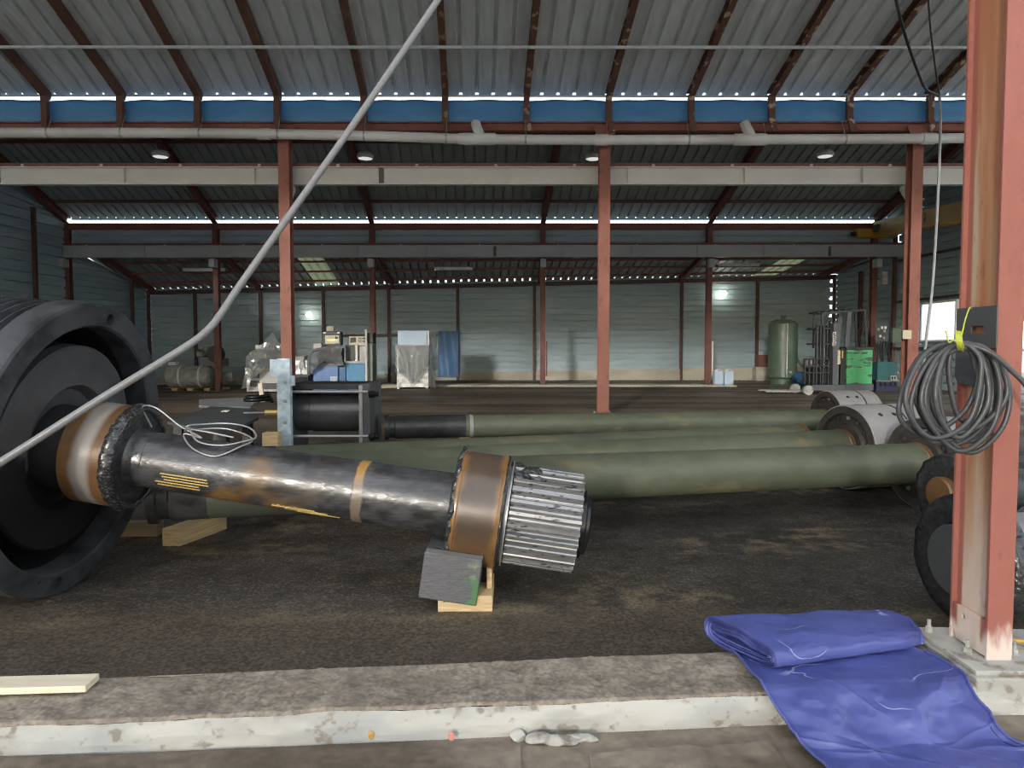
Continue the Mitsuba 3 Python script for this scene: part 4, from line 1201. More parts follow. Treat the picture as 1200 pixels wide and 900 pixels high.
# two more shafts ending by the near column, flanges towards us
for (lab, o, d_, rf, rb, m_) in (('dark greasy shaft with a big black flange, half hidden behind the near column', (2.26, 3.60, 0.335), (1, 0.20, 0.0), 0.33, 0.19, 'm_pipe_black'),
                                 ('shaft with a rusty brown core and black flange behind the near column', (2.80, 4.66, 0.46), (1, 0.24, 0.0), 0.25, 0.115, 'm_band')):
    t_ = thing('flanged_shaft', lab, 'shaft')
    o = np.array(o, float); d_ = np.array(d_) / np.linalg.norm(d_)
    put('flange', lathe([(0.02, 0), (0.02, rb * .9), (0.0, rb), (0.0, rf - .012), (.012, rf), (.09, rf), (.1, rf - .01), (.1, rb)], o, d_, 64), 'm_grease', t_, smooth=30)
    put('core', lathe([(-0.05, 0), (-0.05, rb * .85), (-0.04, rb * .95), (0.03, rb * .95)], o, d_, 48), 'm_band' if m_ == 'm_band' else 'm_dark_grey', t_, smooth=30)
    put('body', lathe([(0.1, rb + .03), (0.5, rb + .03), (0.52, rb), (4.0, rb), (4.0, 0)], o, d_, 48), 'm_steel' if m_ != 'm_band' else 'm_pipe_black', t_, smooth=30)
    put('flange_grease', lathe([(0.0, rf * .6), (-0.006, rf * .8), (-0.002, rf * .97), (0.05, rf + .004), (.09, rf)], o, d_, 160, wob=0.03, seed=int(rf * 100)), 'm_grease', t_, smooth=True)
    for s_ in (1.2, 3.4):
        q_ = o + d_ * s_
        put('saddle', bx(q_[0] - .06, q_[0] + .06, q_[1] - .2, q_[1] + .2, 0, q_[2] - rb + .01), 'm_wood_dark', t_)

# ------------------------------------------------------------------ spool with the pale blue plate
sy = 8.9
sx0, sx1 = P(344, 480, sy)[0], P(440, 480, sy)[0]
st = thing('spool', 'black steel spool between two flanges behind the shaft', 'spool')
zc = P(390, 482, sy)[2]
put('body', lathe([(0.05, 0.235), (0.25, 0.235), (0.26, 0.245), (sx1 - sx0 - 0.1, 0.245)], (sx0, sy, zc), (1, 0, 0), 64), mat('m_spool', lambda p, n, uv: mix((0.035, 0.035, 0.037), (0.085, 0.085, 0.088), fbm(p.x * 8, p.y * 8, p.z * 8, 4)), 0.3, spec=0.9), st, smooth=30)
zt_, zb_ = P(390, 448, sy)[2], 0.0
put('left_flange', bevel(bx(sx0 - 0.02, sx0 + 0.06, sy - 0.42, sy + 0.42, zb_, zt_ + 0.05), 0.01), 'm_dark_grey', st)
put('right_flange', bevel(bx(sx1 - 0.12, sx1, sy - 0.36, sy + 0.42, zb_, zt_), 0.01), 'm_dark_grey', st)
put('top_plate', bevel(bx(sx0 + 0.05, sx1 - 0.05, sy - 0.34, sy + 0.34, zt_ - 0.07, zt_ + .0), 0.006), 'm_black', st)
for z in (P(390, 457, sy)[2], P(390, 507, sy)[2]):
    put('tie_rod', tube([(sx0, sy - 0.36, z), (sx1 - 0.02, sy - 0.36, z)], 0.02, 10), 'm_steel', st, smooth=30)
for z in (P(390, 460, sy)[2], P(390, 508, sy)[2]):
    put('rod_nut', lathe([(0, 0), (0, .05), (.06, .05), (.06, .03), (.11, .03), (.11, 0)], (sx1 - 0.01, sy - 0.33, z), (1, 0, 0), 6), 'm_black_gloss', st)
put('edge_strip', bx(sx1 - 0.125, sx1 - 0.085, sy - 0.375, sy - 0.36, zb_ + 0.25, zt_ - .02), 'm_steel', st)
mat('m_pale_blue', lambda p, n, uv: mix((0.36, 0.46, 0.52), (0.56, 0.65, 0.70), smoothstep(0.3, 0.7, fbm(p.x * 14, p.y * 14, p.z * 14, 4))), 0.5)
bp = thing('blue_clamp_plate', 'pale blue painted clamp plate standing against the left flange of the spool', 'plate')
q0, q1 = P(327, 518, sy - 0.47), P(342, 420, sy - 0.47)
put('bar', bevel(bx(q0[0], q1[0] - 0.01, sy - 0.52, sy - 0.43, 0.0, q1[2]), 0.006), 'm_pale_blue', bp)
q2, q3 = P(317, 442, sy - 0.47), P(328, 421, sy - 0.47)
put('arm', bevel(bx(q2[0], q3[0], sy - 0.50, sy - 0.44, q2[2], q3[2]), 0.006), 'm_pale_blue', bp)
put('lug', bx(q1[0] - 0.01, q1[0] + 0.03, sy - 0.50, sy - 0.45, P(0, 452, sy - .47)[2], P(0, 440, sy - .47)[2]), 'm_pale_blue', bp)
for py in (448, 470, 495):
    put('bolt', lathe([(0, .022), (.015, .02), (.015, 0)], P(334, py, sy - 0.52), (0, -1, 0), 8), 'm_steel', bp)

# dark chute plate left of the spool, on a stand
ch = thing('chute_plate', 'dark sloping steel plate with a grey turned-up rear edge left of the spool', 'plate')
tri = lambda ps: trimesh.Trimesh(np.vstack([ps, np.array(ps) - [0, 0, 0.03]]), [[0, 1, 2], [0, 2, 3], [0, 3, 4], [9, 8, 7], [9, 7, 5], [7, 6, 5]] + [[i, i + 5, (i + 1) % 5] for i in range(5)] + [[(i + 1) % 5, i + 5, (i + 1) % 5 + 5] for i in range(5)])
put('plate', tri([P(196, 494, 8.4), P(263, 509, 8.1), P(303, 489, 8.7), P(300, 479, 9.5), P(247, 476, 10.0)]), 'm_dark_grey', ch)
put('rear_edge', tri([P(233, 475, 10.1), P(247, 475.5, 10.02), P(293, 477, 9.6), P(306, 465, 10.1), P(233, 468, 10.6)]), 'm_grey_paint', ch)
for (px, py, Y) in ((210, 495, 8.5), (262, 506, 8.3), (290, 488, 8.9), (255, 482, 9.8)):
    q_ = P(px, py, Y)
    put('stand_leg', bx(q_[0] - .05, q_[0] + .05, Y - .05, Y + .05, 0, q_[2] - .03), 'm_black', ch)
q_ = P(264, 484.5, 9.2)
put('paper_tag', place(trimesh.creation.box([.09, .07, .003]), q_ + [0, 0, .03], (1, 0, 0), (0, .97, .2), (0, -.2, .97)), 'm_white', label='small white tag lying on the dark plate', category='tag')
cb = []
for a in np.linspace(0, 4.6 * np.pi, 50):
    c_ = P(303, 472, 9.3)
    cb.append(c_ + [0.17 * math.cos(a) * (1 - .02 * a), 0.2 * math.sin(a), 0.012 * a * .5 + 0.02])
put('black_hose', tube(cb, 0.022, 7), 'm_black_gloss', smooth=True, label='black hose coiled on the dark plate', category='hose')
put('wood_stake', bar(P(308, 471, 9.2), P(305, 449, 9.2), 0.05, 0.04, (0, 1, 0)), 'm_wood_pale', label='pale wood stake standing in the hose coil', category='stake')
t_ = thing('grease_rod', 'thin bright rod with a brass end pointing at the blue clamp plate', 'rod')
put('rod', tube([P(286, 484, 8.6), P(313, 483.5, 8.5)], 0.012, 8), 'm_steel', t_)
put('brass_end', lathe([(0, .02), (.0, .035), (.16, .035), (.16, .02)], P(311, 483.5, 8.5), (1, 0, 0), 8), 'm_brass', t_)
q_ = P(318, 511, 8.2)
put('timber', bevel(bx(q_[0] - .09, q_[0] + .09, 8.15, 8.3, 0, q_[2] + .04), 0.005), 'm_wood', label='upright timber end below the blue clamp plate', category='timber')

# ------------------------------------------------------------------ grey conduit hanging across the view
cp = [P(-260, 670, 2.25), P(-60, 575, 2.36), P(0, 542, 2.40), P(120, 466, 2.48), P(215, 408, 2.55), P(242, 388, 2.58), P(258, 369, 2.60), P(280, 336, 2.63), P(345, 244, 2.70), P(425, 130, 2.80), P(513, 0, 2.95), P(600, -130, 3.1), P(830, -500, 3.6)]
put('grey_hose', tube(spline(cp, 8), np.interp(np.arange(97), [0, 96], [0.0138, 0.0125]), 12), mat('m_hose', (0.17, 0.17, 0.172), 0.35), smooth=True, label='bent grey pipe hanging slantwise across the whole view', category='pipe')
# hanging wires at the right
put('hanging_wire', tube(spline([P(1040, -60, 11), P(1050, 0, 11), P(1062, 45, 11.3), P(1076, 85, 11.8), P(1085, 104, 12.2), P(1100, 112, 12.6)], 6), 0.022, 6), 'm_black', label='black wire sagging from the near roof to the right rafter', category='wire')
put('hanging_wire', tube(spline([P(1084, -60, 12), P(1090, 30, 12.2), P(1097, 85, 12.4), P(1101, 112, 12.6)], 6), 0.014, 6), 'm_black', label='thin dark wire beside the sagging one under the near roof', category='wire')
put('hanging_rope', tube(spline([P(1101, 112, 12.6), P(1102, 150, 12.5), P(1099, 230, 12.3), P(1093, 330, 12.0), P(1085, 400, 11.8), P(1080, 440, 11.6)], 6), 0.022, 6), 'm_steel', label='long grey rope hanging down left of the near column', category='rope')
# ------------------------------------------------------------------ rear: low curb, machines, vessel, truck
a, b = P(445, 453, 26.45)[0], P(862, 453, 26.45)[0]
put('rear_curb', bevel(bx(a, b, 26.3, 27.35, -0.1, 0.06), 0.01), 'm_concrete', label='low pale concrete curb along the rear columns', category='curb')


def R(px0, px1, py0, py1, Y, dep, m, name, par, bev=0.012):
    """a box whose front stands at Y"""
    p, q = P(px0, py1, Y), P(px1, py0, Y)
    m_ = bx(p[0], q[0], Y, Y + dep, p[2], q[2])
    return put(name, bevel(m_, bev) if bev else m_, m, par)


def Rf(px0, px1, py0, py1, Y, m, name, par):
    return R(px0, px1, py0, py1, Y - 0.012, 0.02, m, name, par, 0)


scene['m_film'] = {'type': 'principledthin', 'base_color': {'type': 'rgb', 'value': [0.86, 0.89, 0.92]}, 'roughness': 0.12, 'spec_trans': 0.82, 'diff_trans': 0.6}
mat('m_bluegrey', (0.36, 0.47, 0.58), 0.45)
mat('m_dark_green', lambda p, n, uv: mix((0.07, 0.11, 0.075), (0.13, 0.175, 0.13), fbm(p.x * 2, p.y * 2, p.z * 2, 4)), 0.4)


def c_truck_green(p, n, uv):
    f = fbm(p.x * 4, p.y * 4, p.z * 12, 4)
    c = mix((0.045, 0.30, 0.11), (0.09, 0.40, 0.16), f)
    c = mix(c, (0.05, 0.08, 0.05), smoothstep(0.55, 0.62, f))
    return mix(c, (0.22, 0.13, 0.08), smoothstep(0.55, 0.25, (p.z - 0.1) + 0.9 * (10.95 - p.x) + 0.3 * (f - 0.5)))


mat('m_truck_green', c_truck_green, 0.5)
mat('m_silver', lambda p, n, uv: mix((0.42, 0.42, 0.41), (0.70, 0.70, 0.68), smoothstep(0.35, 0.65, fbm(p.x * 8, p.y * 8, p.z * 8, 4))), 0.35, bump=lambda p, n, uv: 0.03 * fbm(p.x * 6, p.y * 6, p.z * 6, 3))

# compressor with its tank
t_ = thing('tank_compressor', 'grey horizontal air tank with a compressor on top, on a pallet at the left rear', 'compressor')
yT = 27.6
p0, p1 = P(194, 441, yT), P(251, 441, yT)
L = p1[0] - p0[0]
put('tank', lathe([(0, 0), (0.02, .2), (.1, .36), (.2, .41), (L - .2, .41), (L - .1, .36), (L - .02, .2), (L, 0)], p0, (1, 0, 0), 40), 'm_machine_grey', t_, smooth=40)
for px in (214, 237):
    c_ = P(px, 441, yT)
    put('strap', lathe([(-.03, .411), (-.03, .425), (.03, .425), (.03, .411)], c_, (1, 0, 0), 32), 'm_pvc', t_)
zt_ = P(240, 428, yT)[2]
R(238, 262, 420, 429, yT - .2, .5, 'm_grey_paint', 'motor_bed', t_)
put('motor', lathe([(0, 0), (0, .16), (.45, .16), (.45, 0)], P(232, 414, yT), (1, 0, 0), 18), 'm_grey_paint', t_, smooth=40)
put('flywheel', lathe([(0, 0), (0, .33), (.07, .33), (.07, 0)], P(253, 415, yT - .25), (0, 1, 0), 24), 'm_dark_grey', t_, smooth=40)
for px in (242, 249):
    put('cylinder_head', lathe([(0, .1), (.05, .12), (.1, .1), (.15, .12), (.2, .1), (.25, .12), (.3, .12), (.3, 0)], P(px, 414, yT), (0, 0, 1), 14), 'm_machine_grey', t_)
put('air_filter', lathe([(0, 0), (0, .11), (.2, .11), (.2, 0)], P(232, 415, yT - .3), (1, 0, 0), 14), 'm_machine_grey', t_)
R(262, 272, 436, 447, yT - .1, .4, 'm_machine_grey', 'valve_block', t_)
R(197, 206, 424, 428, yT - .1, .25, 'm_white', 'label_plate', t_)
t_ = thing('pallet', 'wood pallet under the horizontal air tank', 'pallet')
pz = float(zfl(-12, 27.6))
for px in (205, 223, 243, 256):
    c_ = P(px, 456, yT - .4)
    put('block', bx(c_[0] - .1, c_[0] + .1, yT - .45, yT + .45, pz, pz + .10), 'm_wood', t_)
put('deck', bx(P(200, 456, yT)[0], P(260, 456, yT)[0], yT - .45, yT + .45, pz + .10, pz + .115), 'm_wood_dark', t_)

# machine wrapped in film, left
yM = 26.0
t_ = thing('wrapped_machine', 'grey machine tool under clear film beside the left steel column', 'machine')
R(289, 331, 434, 459, yM, 1.1, 'm_machine_grey', 'base', t_)
Rf(293, 304, 436, 443, yM, 'm_black', 'opening', t_)
Rf(293, 304, 446, 453, yM, 'm_dark_grey', 'opening', t_)
Rf(308, 326, 449, 456, yM, 'm_dark_grey', 'opening', t_)
R(287, 333, 431, 434.5, yM - .05, 1.2, 'm_beige', 'table', t_)
R(305, 326, 410, 431, yM + .3, .6, 'm_dark_grey', 'upright', t_)
R(293, 312, 413, 420, yM - .1, .5, 'm_beige', 'head', t_)
put('handwheel', lathe([(0, .08), (0, .16), (.04, .16), (.04, .08)], P(297, 426, yM - .15), (0, 1, 0), 20), 'm_steel', t_)
R(313, 330, 402.5, 410, yM + .1, .3, 'm_white', 'control_box', t_)
for k in range(4):
    Rf(315 + k * 3.6, 317.4 + k * 3.6, 404, 408.5, yM + .1, 'm_dark_grey', 'slot', t_)
R(299, 312, 404, 409, yM + .2, .3, 'm_machine_grey', 'spindle_cover', t_)
fl = [P(292, 412, yM - .2), P(305, 404, yM - .1), P(319, 390, yM + .2), P(333, 404, yM - .1), P(335, 440, yM - .3), P(310, 430, yM - .4), P(286, 436, yM - .35), P(283, 457, yM - .4)]
film = crumple(trimesh.Trimesh(np.array(fl), [[0, 1, 5], [1, 2, 3], [1, 3, 5], [3, 4, 5], [0, 5, 6], [6, 5, 7]]).subdivide().subdivide().subdivide(), 0.14, 3.0, 6)
put('plastic_film', film, 'm_film', t_, smooth=False)

# two control machines
t_ = thing('milling_machine', 'blue machine tool with a cream control panel on top, wrapped in film', 'machine')
R(367, 396, 429, 458, yM, 1.0, 'm_machine_blue', 'cabinet', t_)
Rf(387, 395, 441, 447.5, yM, 'm_bluegrey', 'cover_plate', t_)
R(396, 405, 430, 458, yM + .1, .8, 'm_tarp_blue_dim', 'side_box', t_)
R(363, 403, 425, 429, yM - .1, 1.2, 'm_grey_paint', 'table', t_)
R(372, 399, 408, 425, yM + .3, .6, 'm_dark_grey', 'column', t_)
R(378, 399, 388.5, 404.5, yM + .2, .4, 'm_dark_grey', 'head', t_)
kp = Rf(381, 397, 393, 403, yM + .2, 'm_beige', 'control_panel', t_)
for k in range(6):
    Rf(383 + k * 2, 384.1 + k * 2, 397.5, 399.5, yM + .185, 'm_brass', 'button', kp)
Rf(393, 395.5, 394.5, 397, yM + .185, 'm_black', 'display', kp)
R(382.5, 391, 382.3, 388, yM + .3, .25, 'm_beige', 'top_box', t_)
R(367, 377, 402.5, 410, yM + .1, .3, 'm_machine_grey', 'side_head', t_)
for px in (379.5, 396):
    R(px - 1, px + 2, 389, 391, yM + .15, .1, 'm_white', 'lamp', t_)
fl = [P(360, 418, yM - .2), P(372, 407, yM - .1), P(399, 403, yM - .1), P(402, 427, yM - .3), P(380, 424, yM - .5), P(362, 438, yM - .3)]
put('plastic_film', crumple(trimesh.Trimesh(np.array(fl), [[0, 1, 4], [1, 2, 4], [2, 3, 4], [0, 4, 5]]).subdivide().subdivide().subdivide(), 0.16, 3.0, 9), 'm_film', t_)
put('arm', tube(spline([P(362, 440, yM - .2), P(363, 415, yM - .2), P(376, 409, yM - .1), P(396, 404, yM)], 5), 0.06, 8), 'm_grey_paint', t_, smooth=True)
t_ = thing('clutter_bench', 'grey bench with scrap parts between the left steel column and the blue machine', 'bench')
R(344, 361, 439, 458, yM + .2, .8, 'm_dark_grey', 'bench_body', t_)
for i, (px, py, s_) in enumerate(((347, 430, .25), (352, 424, .22), (357, 433, .2), (350, 436, .2), (359, 427, .14))):
    put('scrap_part', crumple(bevel(bx(-s_, s_, -s_, s_, -s_, s_), .02).subdivide(), .08, 4, i).apply_translation(P(px, py, yM + .5)), 'm_machine_grey' if i % 2 else 'm_steel', t_)
t_ = thing('control_machine', 'pale blue machine with a screen and keypad head next to a white pole', 'machine')
mat('m_cyan_blue', (0.03, 0.22, 0.42), 0.45)
R(406, 428, 426, 458, yM + .1, .6, 'm_cyan_blue', 'cabinet', t_)
R(405, 429, 423, 426, yM + .05, .7, 'm_machine_grey', 'table', t_)
R(409, 428.5, 394, 404.5, yM + .2, .3, 'm_beige', 'head', t_)
Rf(410.5, 417, 395.5, 401.5, yM + .2, 'm_black', 'screen', t_)
for k in range(3):
    for j in range(2):
        Rf(420 + k * 1.8, 421 + k * 1.8, 396 + j * 3, 397.5 + j * 3, yM + .2, 'm_dark_grey', 'key', t_)
Rf(425.6, 428, 395.4, 397.8, yM + .2, 'm_black', 'dial', t_)
Rf(425.6, 428, 399, 401.2, yM + .2, 'm_black', 'dial', t_)
R(416.3, 419, 404, 423.5, yM + .25, .1, 'm_white', 'post', t_)
R(419.5, 428.5, 405, 423, yM + .4, .3, 'm_machine_grey', 'lower_panel', t_)
R(405, 418, 404, 423, yM + .4, .2, 'm_dark_grey', 'back_plate', t_)
put('white_pole', tube([P(428.8, 386, yM - .1), [P(428.8, 386, yM - .1)[0], yM - .1, -.15]], 0.035, 8), 'm_white', label='thin white pole in front of the machine with the screen', category='pole')
t_ = thing('green_locker', 'dull green locker left of the rear column', 'locker')
R(430.5, 436.5, 402, 458, yM + .1, .7, 'm_dark_green', 'locker_body', t_)
R(430, 437, 390, 402, yM + .1, .5, 'm_black', 'dark_unit', t_)

# silver cabinet wrapped in film
yW = 25.1
t_ = thing('wrapped_cabinet', 'silver cabinet wrapped in crumpled film with a pale blue top, right of the machines', 'cabinet')
zb_ = P(480, 457, yW)[2]
R(465, 502, 405, 454, yW, 1.1, 'm_silver', 'cabinet_body', t_)
R(466, 500, 387.5, 405, yW + .15, .9, 'm_bluegrey', 'top_unit', t_)
R(500.5, 503, 387.5, 406, yW + .2, .8, 'm_silver', 'side_rail', t_)
R(478, 490, 406.5, 413, yW - .06, .08, 'm_pvc', 'badge', t_)
for px in (477, 490):
    Rf(px - 1, px + 1, 406.5, 408.5, yW - .06, 'm_black', 'hook', t_)
for px in (466.5, 500):
    R(px - 1.2, px + 1.2, 453, 457, yW + .05, .1, 'm_white', 'foot', t_)
    R(px - 1.2, px + 1.2, 453, 457, yW + .9, .1, 'm_white', 'foot', t_)


def filmf(u, v):
    a_, b_, c_, d_ = P(463.5, 404, yW - .12), P(503, 404, yW - .12), P(464, 436, yW - .14), P(503, 432, yW - .14)
    p_ = (a_ * (1 - u[..., None]) + b_ * u[..., None]) * (1 - v[..., None]) + (c_ * (1 - u[..., None]) + d_ * u[..., None]) * v[..., None]
    w = np.abs(np.sin(9 * u + 4 * v * (u - .5) * 6))
    p_[..., 1] -= 0.10 * w * (0.3 + v) + 0.15 * (meshkit.fbm(np.stack([u * 6, v * 6, 0 * u], -1), 3, 4))
    p_[..., 2] -= 0.45 * v * np.exp(-((u - .5) / .25) ** 2)
    return p_


put('plastic_film', grid(filmf, np.linspace(0, 1, 30), np.linspace(0, 1, 24)), 'm_film', t_)


def film2(u, v):
    a_, b_ = P(502, 388, yW + .3), P(510, 455, yW + .2)
    x = a_[0] + (b_[0] - a_[0]) * (0.3 + 0.7 * u + .15 * np.sin(7 * v))
    return np.stack([x, yW + .25 + .25 * np.sin(8 * u + 5 * v), a_[2] + (b_[2] - a_[2]) * v], -1)


put('side_film', grid(film2, np.linspace(0, 1, 14), np.linspace(0, 1, 24)), 'm_film', t_)
q0, q1 = P(513, 442, 31.45), P(537, 388, 31.45)
put('blue_sheet', grid(lambda u, v: np.stack([q0[0] + (q1[0] - q0[0]) * u, 31.58 + .03 * np.sin(9 * u + 2 * v), q0[2] + (q1[2] - q0[2]) * v], -1), np.linspace(0, 1, 24), np.linspace(0, 1, 8)), 'm_tarp_blue_dim', smooth=True, label='blue sheet hung on the rear wall right of the wrapped cabinet', category='sheet')

# jerry cans
mat('m_can', (0.46, 0.58, 0.70), 0.45)
for i, (p0_, p1_) in enumerate(((835.5, 846.5), (847.5, 858.5))):
    t_ = thing('jerry_can', ['pale blue jerry can next to the red rear column, left of the two', 'pale blue jerry can, right of the two by the red rear column'][i], 'can')
    a_, b_ = P(p0_, 451, 26.6), P(p1_, 434.5, 26.6)
    put('can_body', bevel(bx(a_[0], b_[0], 26.42, 26.72, 0.06, b_[2]), 0.05), 'm_can', t_)
    put('cap', lathe([(0, .05), (.05, .05), (.05, 0)], (a_[0] + .09, 26.5, b_[2]), (0, 0, 1), 12), 'm_white', t_)
    put('handle', tube(spline([(a_[0] + .12, 26.6, b_[2] - .01), (a_[0] + .15, 26.6, b_[2] + .05), (b_[0] - .08, 26.6, b_[2] + .05), (b_[0] - .05, 26.6, b_[2] - .01)], 4), .02, 6), 'm_can', t_)

# green pressure vessel
yV = 28.2
c_ = P(916.5, 452, yV)
r_ = (P(933, 420, yV)[0] - P(900.5, 420, yV)[0]) / 2
zt_, zb_ = P(916, 374.5, yV)[2], P(916, 446, yV)[2]
t_ = thing('pressure_vessel', 'tall dark green pressure vessel at the rear right of the jerry cans', 'tank')
put('shell', lathe([(zb_, 0), (zb_, r_ * .55), (zb_ + .05, r_ * .8), (zb_ + .14, r_), (zt_ - .16, r_), (zt_ - .07, r_ * .82), (zt_, r_ * .5), (zt_ + .02, 0)], (c_[0], yV, 0), (0, 0, 1), 44), 'm_dark_green', t_, smooth=40)
put('skirt', lathe([(0, r_ * .84), (zb_ + .10, r_ * .84)], (c_[0], yV, 0), (0, 0, 1), 32), 'm_dark_green', t_, smooth=True)
put('seam_strip', bx(c_[0] - .05, c_[0] - .02, yV - r_ - .015, yV - r_ + .02, zb_ + .14, zt_ - .16), 'm_pvc', t_)
put('top_nozzle', lathe([(0, .07), (.12, .07), (.12, .12), (.16, .12), (.16, 0)], (c_[0], yV, zt_), (0, 0, 1), 14), 'm_dark_grey', t_)
put('gauge', lathe([(0, 0), (0, .09), (.06, .09), (.06, 0)], P(931.5, 380, yV - .3), (0, 1, 0), 14), 'm_white', t_)
put('pipe', tube(spline([P(932, 381, yV - .25), P(934, 395, yV - .2), P(934, 420, yV - .2), P(944, 432, yV - .3), P(950, 436, yV - .3)], 5), 0.05, 8), 'm_dark_green', t_, smooth=True)
put('drain_valve', lathe([(0, 0), (0, .06), (.2, .06), (.2, 0)], P(924, 436, yV - r_), (0, -1, 0), 10), 'm_steel', t_)
R(889, 900, 416, 430, 31.2, .4, 'm_dark_red', 'rear_crate', None)
tag('rear_crate', 'dull reddish box against the rear wall left of the pressure vessel', 'box')
put('rear_crate__shelf', bx(P(886, 430, 31.2)[0], P(902, 430, 31.2)[0], 31.15, 31.7, 0, P(0, 430, 31.2)[2]), 'm_concrete')
put('blue_bag', crumple(sphere([P(938, 444, 27)[0], 27, .26], 1, 2, (.3, .3, .26)), .06, 4, 2), 'm_tarp_blue_dim', label='crumpled navy bag at the foot of the pressure vessel', category='bag')

mat('m_truck_grey', (0.085, 0.09, 0.10), 0.5)
mat('m_truck_dark', (0.035, 0.036, 0.04), 0.5)
# reach truck
yK = 21.6
t_ = thing('reach_truck', 'old reach truck with a worn green rear cover standing at the right rear', 'forklift')
R(992, 1023, 409.5, 450, yK, 1.2, 'm_truck_green', 'rear_cover', t_)
R(991, 1024, 450, 458, yK + .02, 1.16, 'm_truck_grey', 'chassis', t_)
R(992, 1024, 406.5, 410, yK - .02, 1.24, 'm_truck_dark', 'top_lid', t_)
for Yw in (yK + .02, yK + 1.0):
    R(951, 991, 451, 458, Yw, .16, 'm_truck_grey', 'support_leg', t_)
    c_ = P(948, 457, yK); c_[1] = Yw + .0; c_[2] = .145
    w_ = put('wheel', lathe([(0, 0), (0, .10), (0, .145), (.14, .145), (.14, 0)], c_, (0, 1, 0), 24), 'm_machine_grey', t_, smooth=40)
    put('hub', lathe([(-.02, 0), (-.02, .06), (0.01, .06)], c_, (0, 1, 0), 12), 'm_steel', w_)
R(1004, 1016, 456, 462.5, yK + .3, .3, 'm_black', 'drive_wheel', t_)
R(975.5, 984.5, 378.5, 452, yK + .05, .25, 'm_truck_grey', 'mast_panel', t_)
R(984.5, 992, 408, 452, yK + .1, 1.0, 'm_black', 'operator_bay', t_)
for px in (957.5, 961.5, 965, 969.5, 973):
    R(px - .9, px + .9, 381 if px < 970 else 376, 452, yK + (.1 if px < 966 else .3), .12, 'm_truck_dark', 'mast_rail', t_)
    R(px - .9, px + .9, 381 if px < 970 else 376, 452, yK + .85, .12, 'm_truck_dark', 'mast_rail', t_)
for py in (384, 402, 424):
    R(956.5, 974, py, py + 2.2, yK + .2, .75, 'm_truck_dark', 'mast_crossbar', t_)
for py in (420, 428, 436):
    R(943, 972, py, py + 1.6, yK + .05, .1, 'm_truck_dark', 'carriage_bar', t_)
for px in (943.5, 949, 954, 962, 971):
    R(px - .6, px + .6, 420, 451, yK + .05, .1, 'm_truck_dark', 'carriage_bar', t_)
R(946, 956, 421, 427, yK + .2, .5, 'm_machine_grey', 'battery_top', t_)
R(955, 972, 431, 451, yK + .25, .7, 'm_black', 'battery', t_)
for Yw in (yK + .25, yK + .85):
    z_ = .075
    put('fork', bx(P(901, 458, yK)[0], P(956, 458, yK)[0], Yw, Yw + .12, z_, z_ + .04), 'm_steel', t_)
    put('guard_pillar', bar([P(996.5, 408, yK)[0], Yw, P(0, 408, yK)[2]], [P(1000, 364, yK)[0], Yw, P(0, 364, yK)[2]], .13, .06, (0, 1, 0)), 'm_truck_grey', t_)
    put('guard_beam', bar([P(967, 367, yK)[0], Yw, P(0, 367, yK)[2]], [P(1019, 362.5, yK)[0], Yw, P(0, 362.5, yK)[2]], .06, .07, (0, 1, 0)), 'm_truck_dark', t_)
    put('guard_post', bar([P(968, 367, yK)[0], Yw, P(0, 367, yK)[2]], [P(967, 408, yK)[0], Yw, P(0, 408, yK)[2]], .05, .05, (0, 1, 0)), 'm_truck_dark', t_)
    put('guard_post', bar([P(1018, 362.5, yK)[0], Yw, P(0, 362.5, yK)[2]], [P(1020, 407, yK)[0], Yw, P(0, 407, yK)[2]], .05, .05, (0, 1, 0)), 'm_truck_dark', t_)
for k in range(6):
    px = 972 + k * 8
    z_ = P(0, 366.6 - k * .7, yK)[2]
    put('guard_bar', bx(P(px, 0, yK)[0] - .03, P(px, 0, yK)[0] + .03, yK + .25, yK + .95, z_, z_ + .05), 'm_truck_dark', t_)
Rf(981.5, 985, 410.5, 427, yK + .05, 'm_beige', 'decal', t_)
R(986.5, 988.5, 411, 420, yK + .07, .05, 'm_yellow', 'lever_guard', t_)
tx = meshkit.text_mesh('TOYOTA', 0.105, 0.006, bold=True)
tx.vertices = tx.vertices * np.array([.40 / np.ptp(tx.vertices[:, 0]) * 1.05, 1, 1])
q_ = P(979.6, 405.5, yK + .045)
put('lettering', place(tx, q_, (0, 0, 1), (-1, 0, 0), (0, -1, 0)), 'm_white', t_, label='white lettering TOYOTA running up the mast')
put('cab_cable', tube(spline([P(1009, 408, yK + .4), P(1010, 395, yK + .4), P(1014, 389, yK + .4)], 4), .025, 6), 'm_black', t_)

# by the right wall
t_ = thing('welding_machine', 'teal welding machine by the right wall', 'machine')
R(1028, 1050, 424, 446, 23.4, .8, 'm_teal' if False else mat('m_teal', (0.02, 0.105, 0.11), 0.5), 'case', t_)
R(1044, 1051, 440, 446, 23.3, .1, 'm_machine_grey', 'socket_panel', t_)
for px in (1046, 1049):
    Rf(px - .8, px + .8, 441.5, 444.5, 23.3, 'm_black', 'socket', t_)
R(1027, 1052, 446, 464, 23.35, .9, mat('m_navy', (0.018, 0.022, 0.055), 0.5), 'navy_bin', None)
tag('navy_bin', 'navy blue bin under the teal welding machine', 'bin')
put('navy_bin__rim', cat([bar(P(1027, 446.5, 23.33), P(1052, 446.5, 23.33), .04, .04)]), 'm_grey_paint')
R(1034, 1041, 318, 333, 26.4, .15, 'm_machine_grey', 'wall_box', None)
tag('wall_box', 'small grey electric box hung on the rear column behind the reach truck', 'electric box')
R(1046, 1064, 384, 402, 24.6, .15, 'm_dark_green', 'switch_panel', None)
tag('switch_panel', 'dull green switch panel left of the right steel column', 'panel')
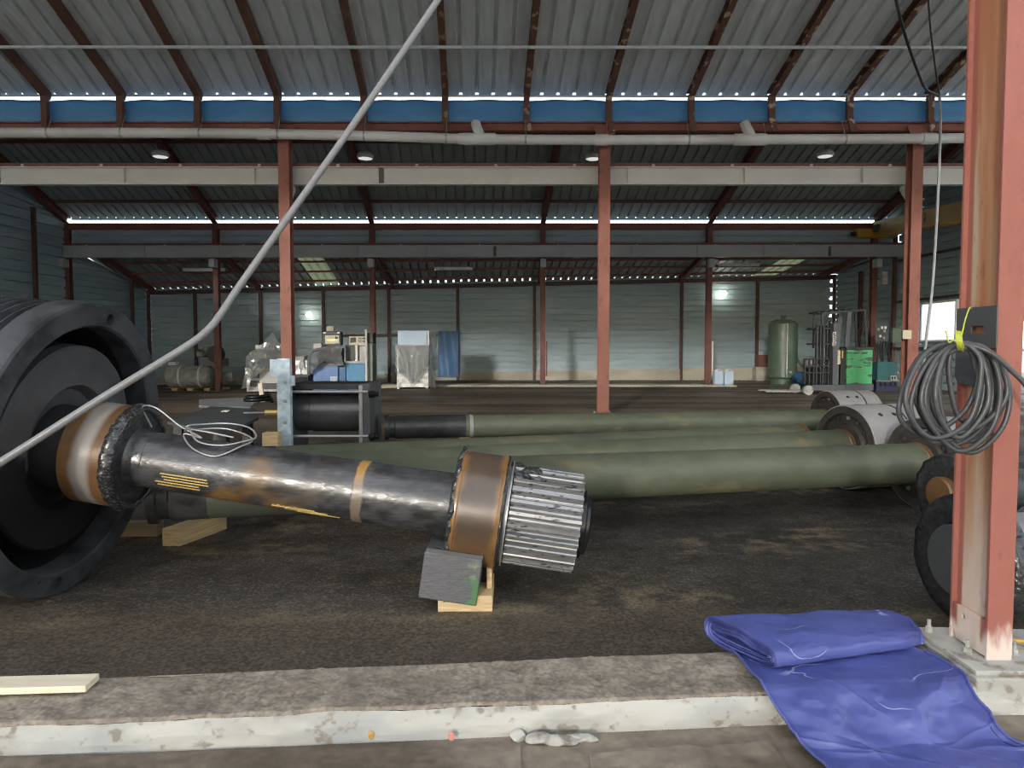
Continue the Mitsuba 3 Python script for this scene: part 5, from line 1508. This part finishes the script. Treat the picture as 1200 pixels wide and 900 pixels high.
for i, (px, py) in enumerate(((1030, 386), (1034, 384), (1037, 388), (1032, 394), (1036, 396), (1038, 384))):
    R(px - 1.2, px + 1.2, py - 1.6, py + 1.6, 24.7, .08, 'm_pvc' if i % 2 else 'm_machine_grey', 'switch_panel__breaker', None)
R(1026, 1042, 380, 400, 24.8, .05, 'm_dark_grey', 'switch_panel__backing', None)
for i in range(5):
    a_, b_ = P(1029 + 3 * i, 400, 24.7), P(1026 + 6 * i, 452, 23.2)
    put('switch_panel__cable', tube(spline([a_, (a_ + b_) / 2 + [0.1 * math.sin(3 * i), 0, -.2], b_], 6), .018, 5), 'm_black')
put('switch_panel__stand', bx(P(1045, 0, 24.75)[0], P(1047, 0, 24.75)[0], 24.76, 24.82, 0, P(0, 402, 24.75)[2]), 'm_dark_grey')
put('wall_box__strap', bx(P(1037, 0, 26.55)[0] - .05, P(1037, 0, 26.55)[0] + .05, 26.55, 26.9, P(0, 326, 26.5)[2], P(0, 324, 26.5)[2]), 'm_dark_grey')
q_ = P(1063, 392, YA - .135)
put('column_tag', bx(q_[0] - .09, q_[0] + .09, YA - .14, YA - .127, q_[2] - .09, q_[2] + .09), 'm_beige', label='small cream tag on the right steel column', category='tag')
tx = meshkit.text_mesh('2', 0.24, 0.01)
gd, gs, gu = frame(gb - ga)
q_ = P(1113, 248, 22.6)
o_ = ga + gd * ((q_ - ga) @ gd) - gs * 0.0
side = -gs if gs[0] > 0 else gs
put('bridge_crane__numeral', place(tx, ga + gd * ((q_ - ga) @ gd) + side * 0.178 + gu * (-0.10), gd, gu, np.cross(gd, gu)), 'm_black')
q_ = P(1191, 173, 3.17)
fl_ = thing('flood_lamp', 'small white lamp fixed to the right edge of the near column', 'lamp')
put('lamp_head', bevel(place(trimesh.creation.box([.045, .05, .035]), q_, (.85, 0, .5), (0, 1, 0), (-.5, 0, .85)), .004), 'm_white', fl_)
put('lamp_arm', bx(XRc - .01, q_[0], YK, YK + .012, q_[2] - .02, q_[2] - .005), 'm_grey_paint', fl_)
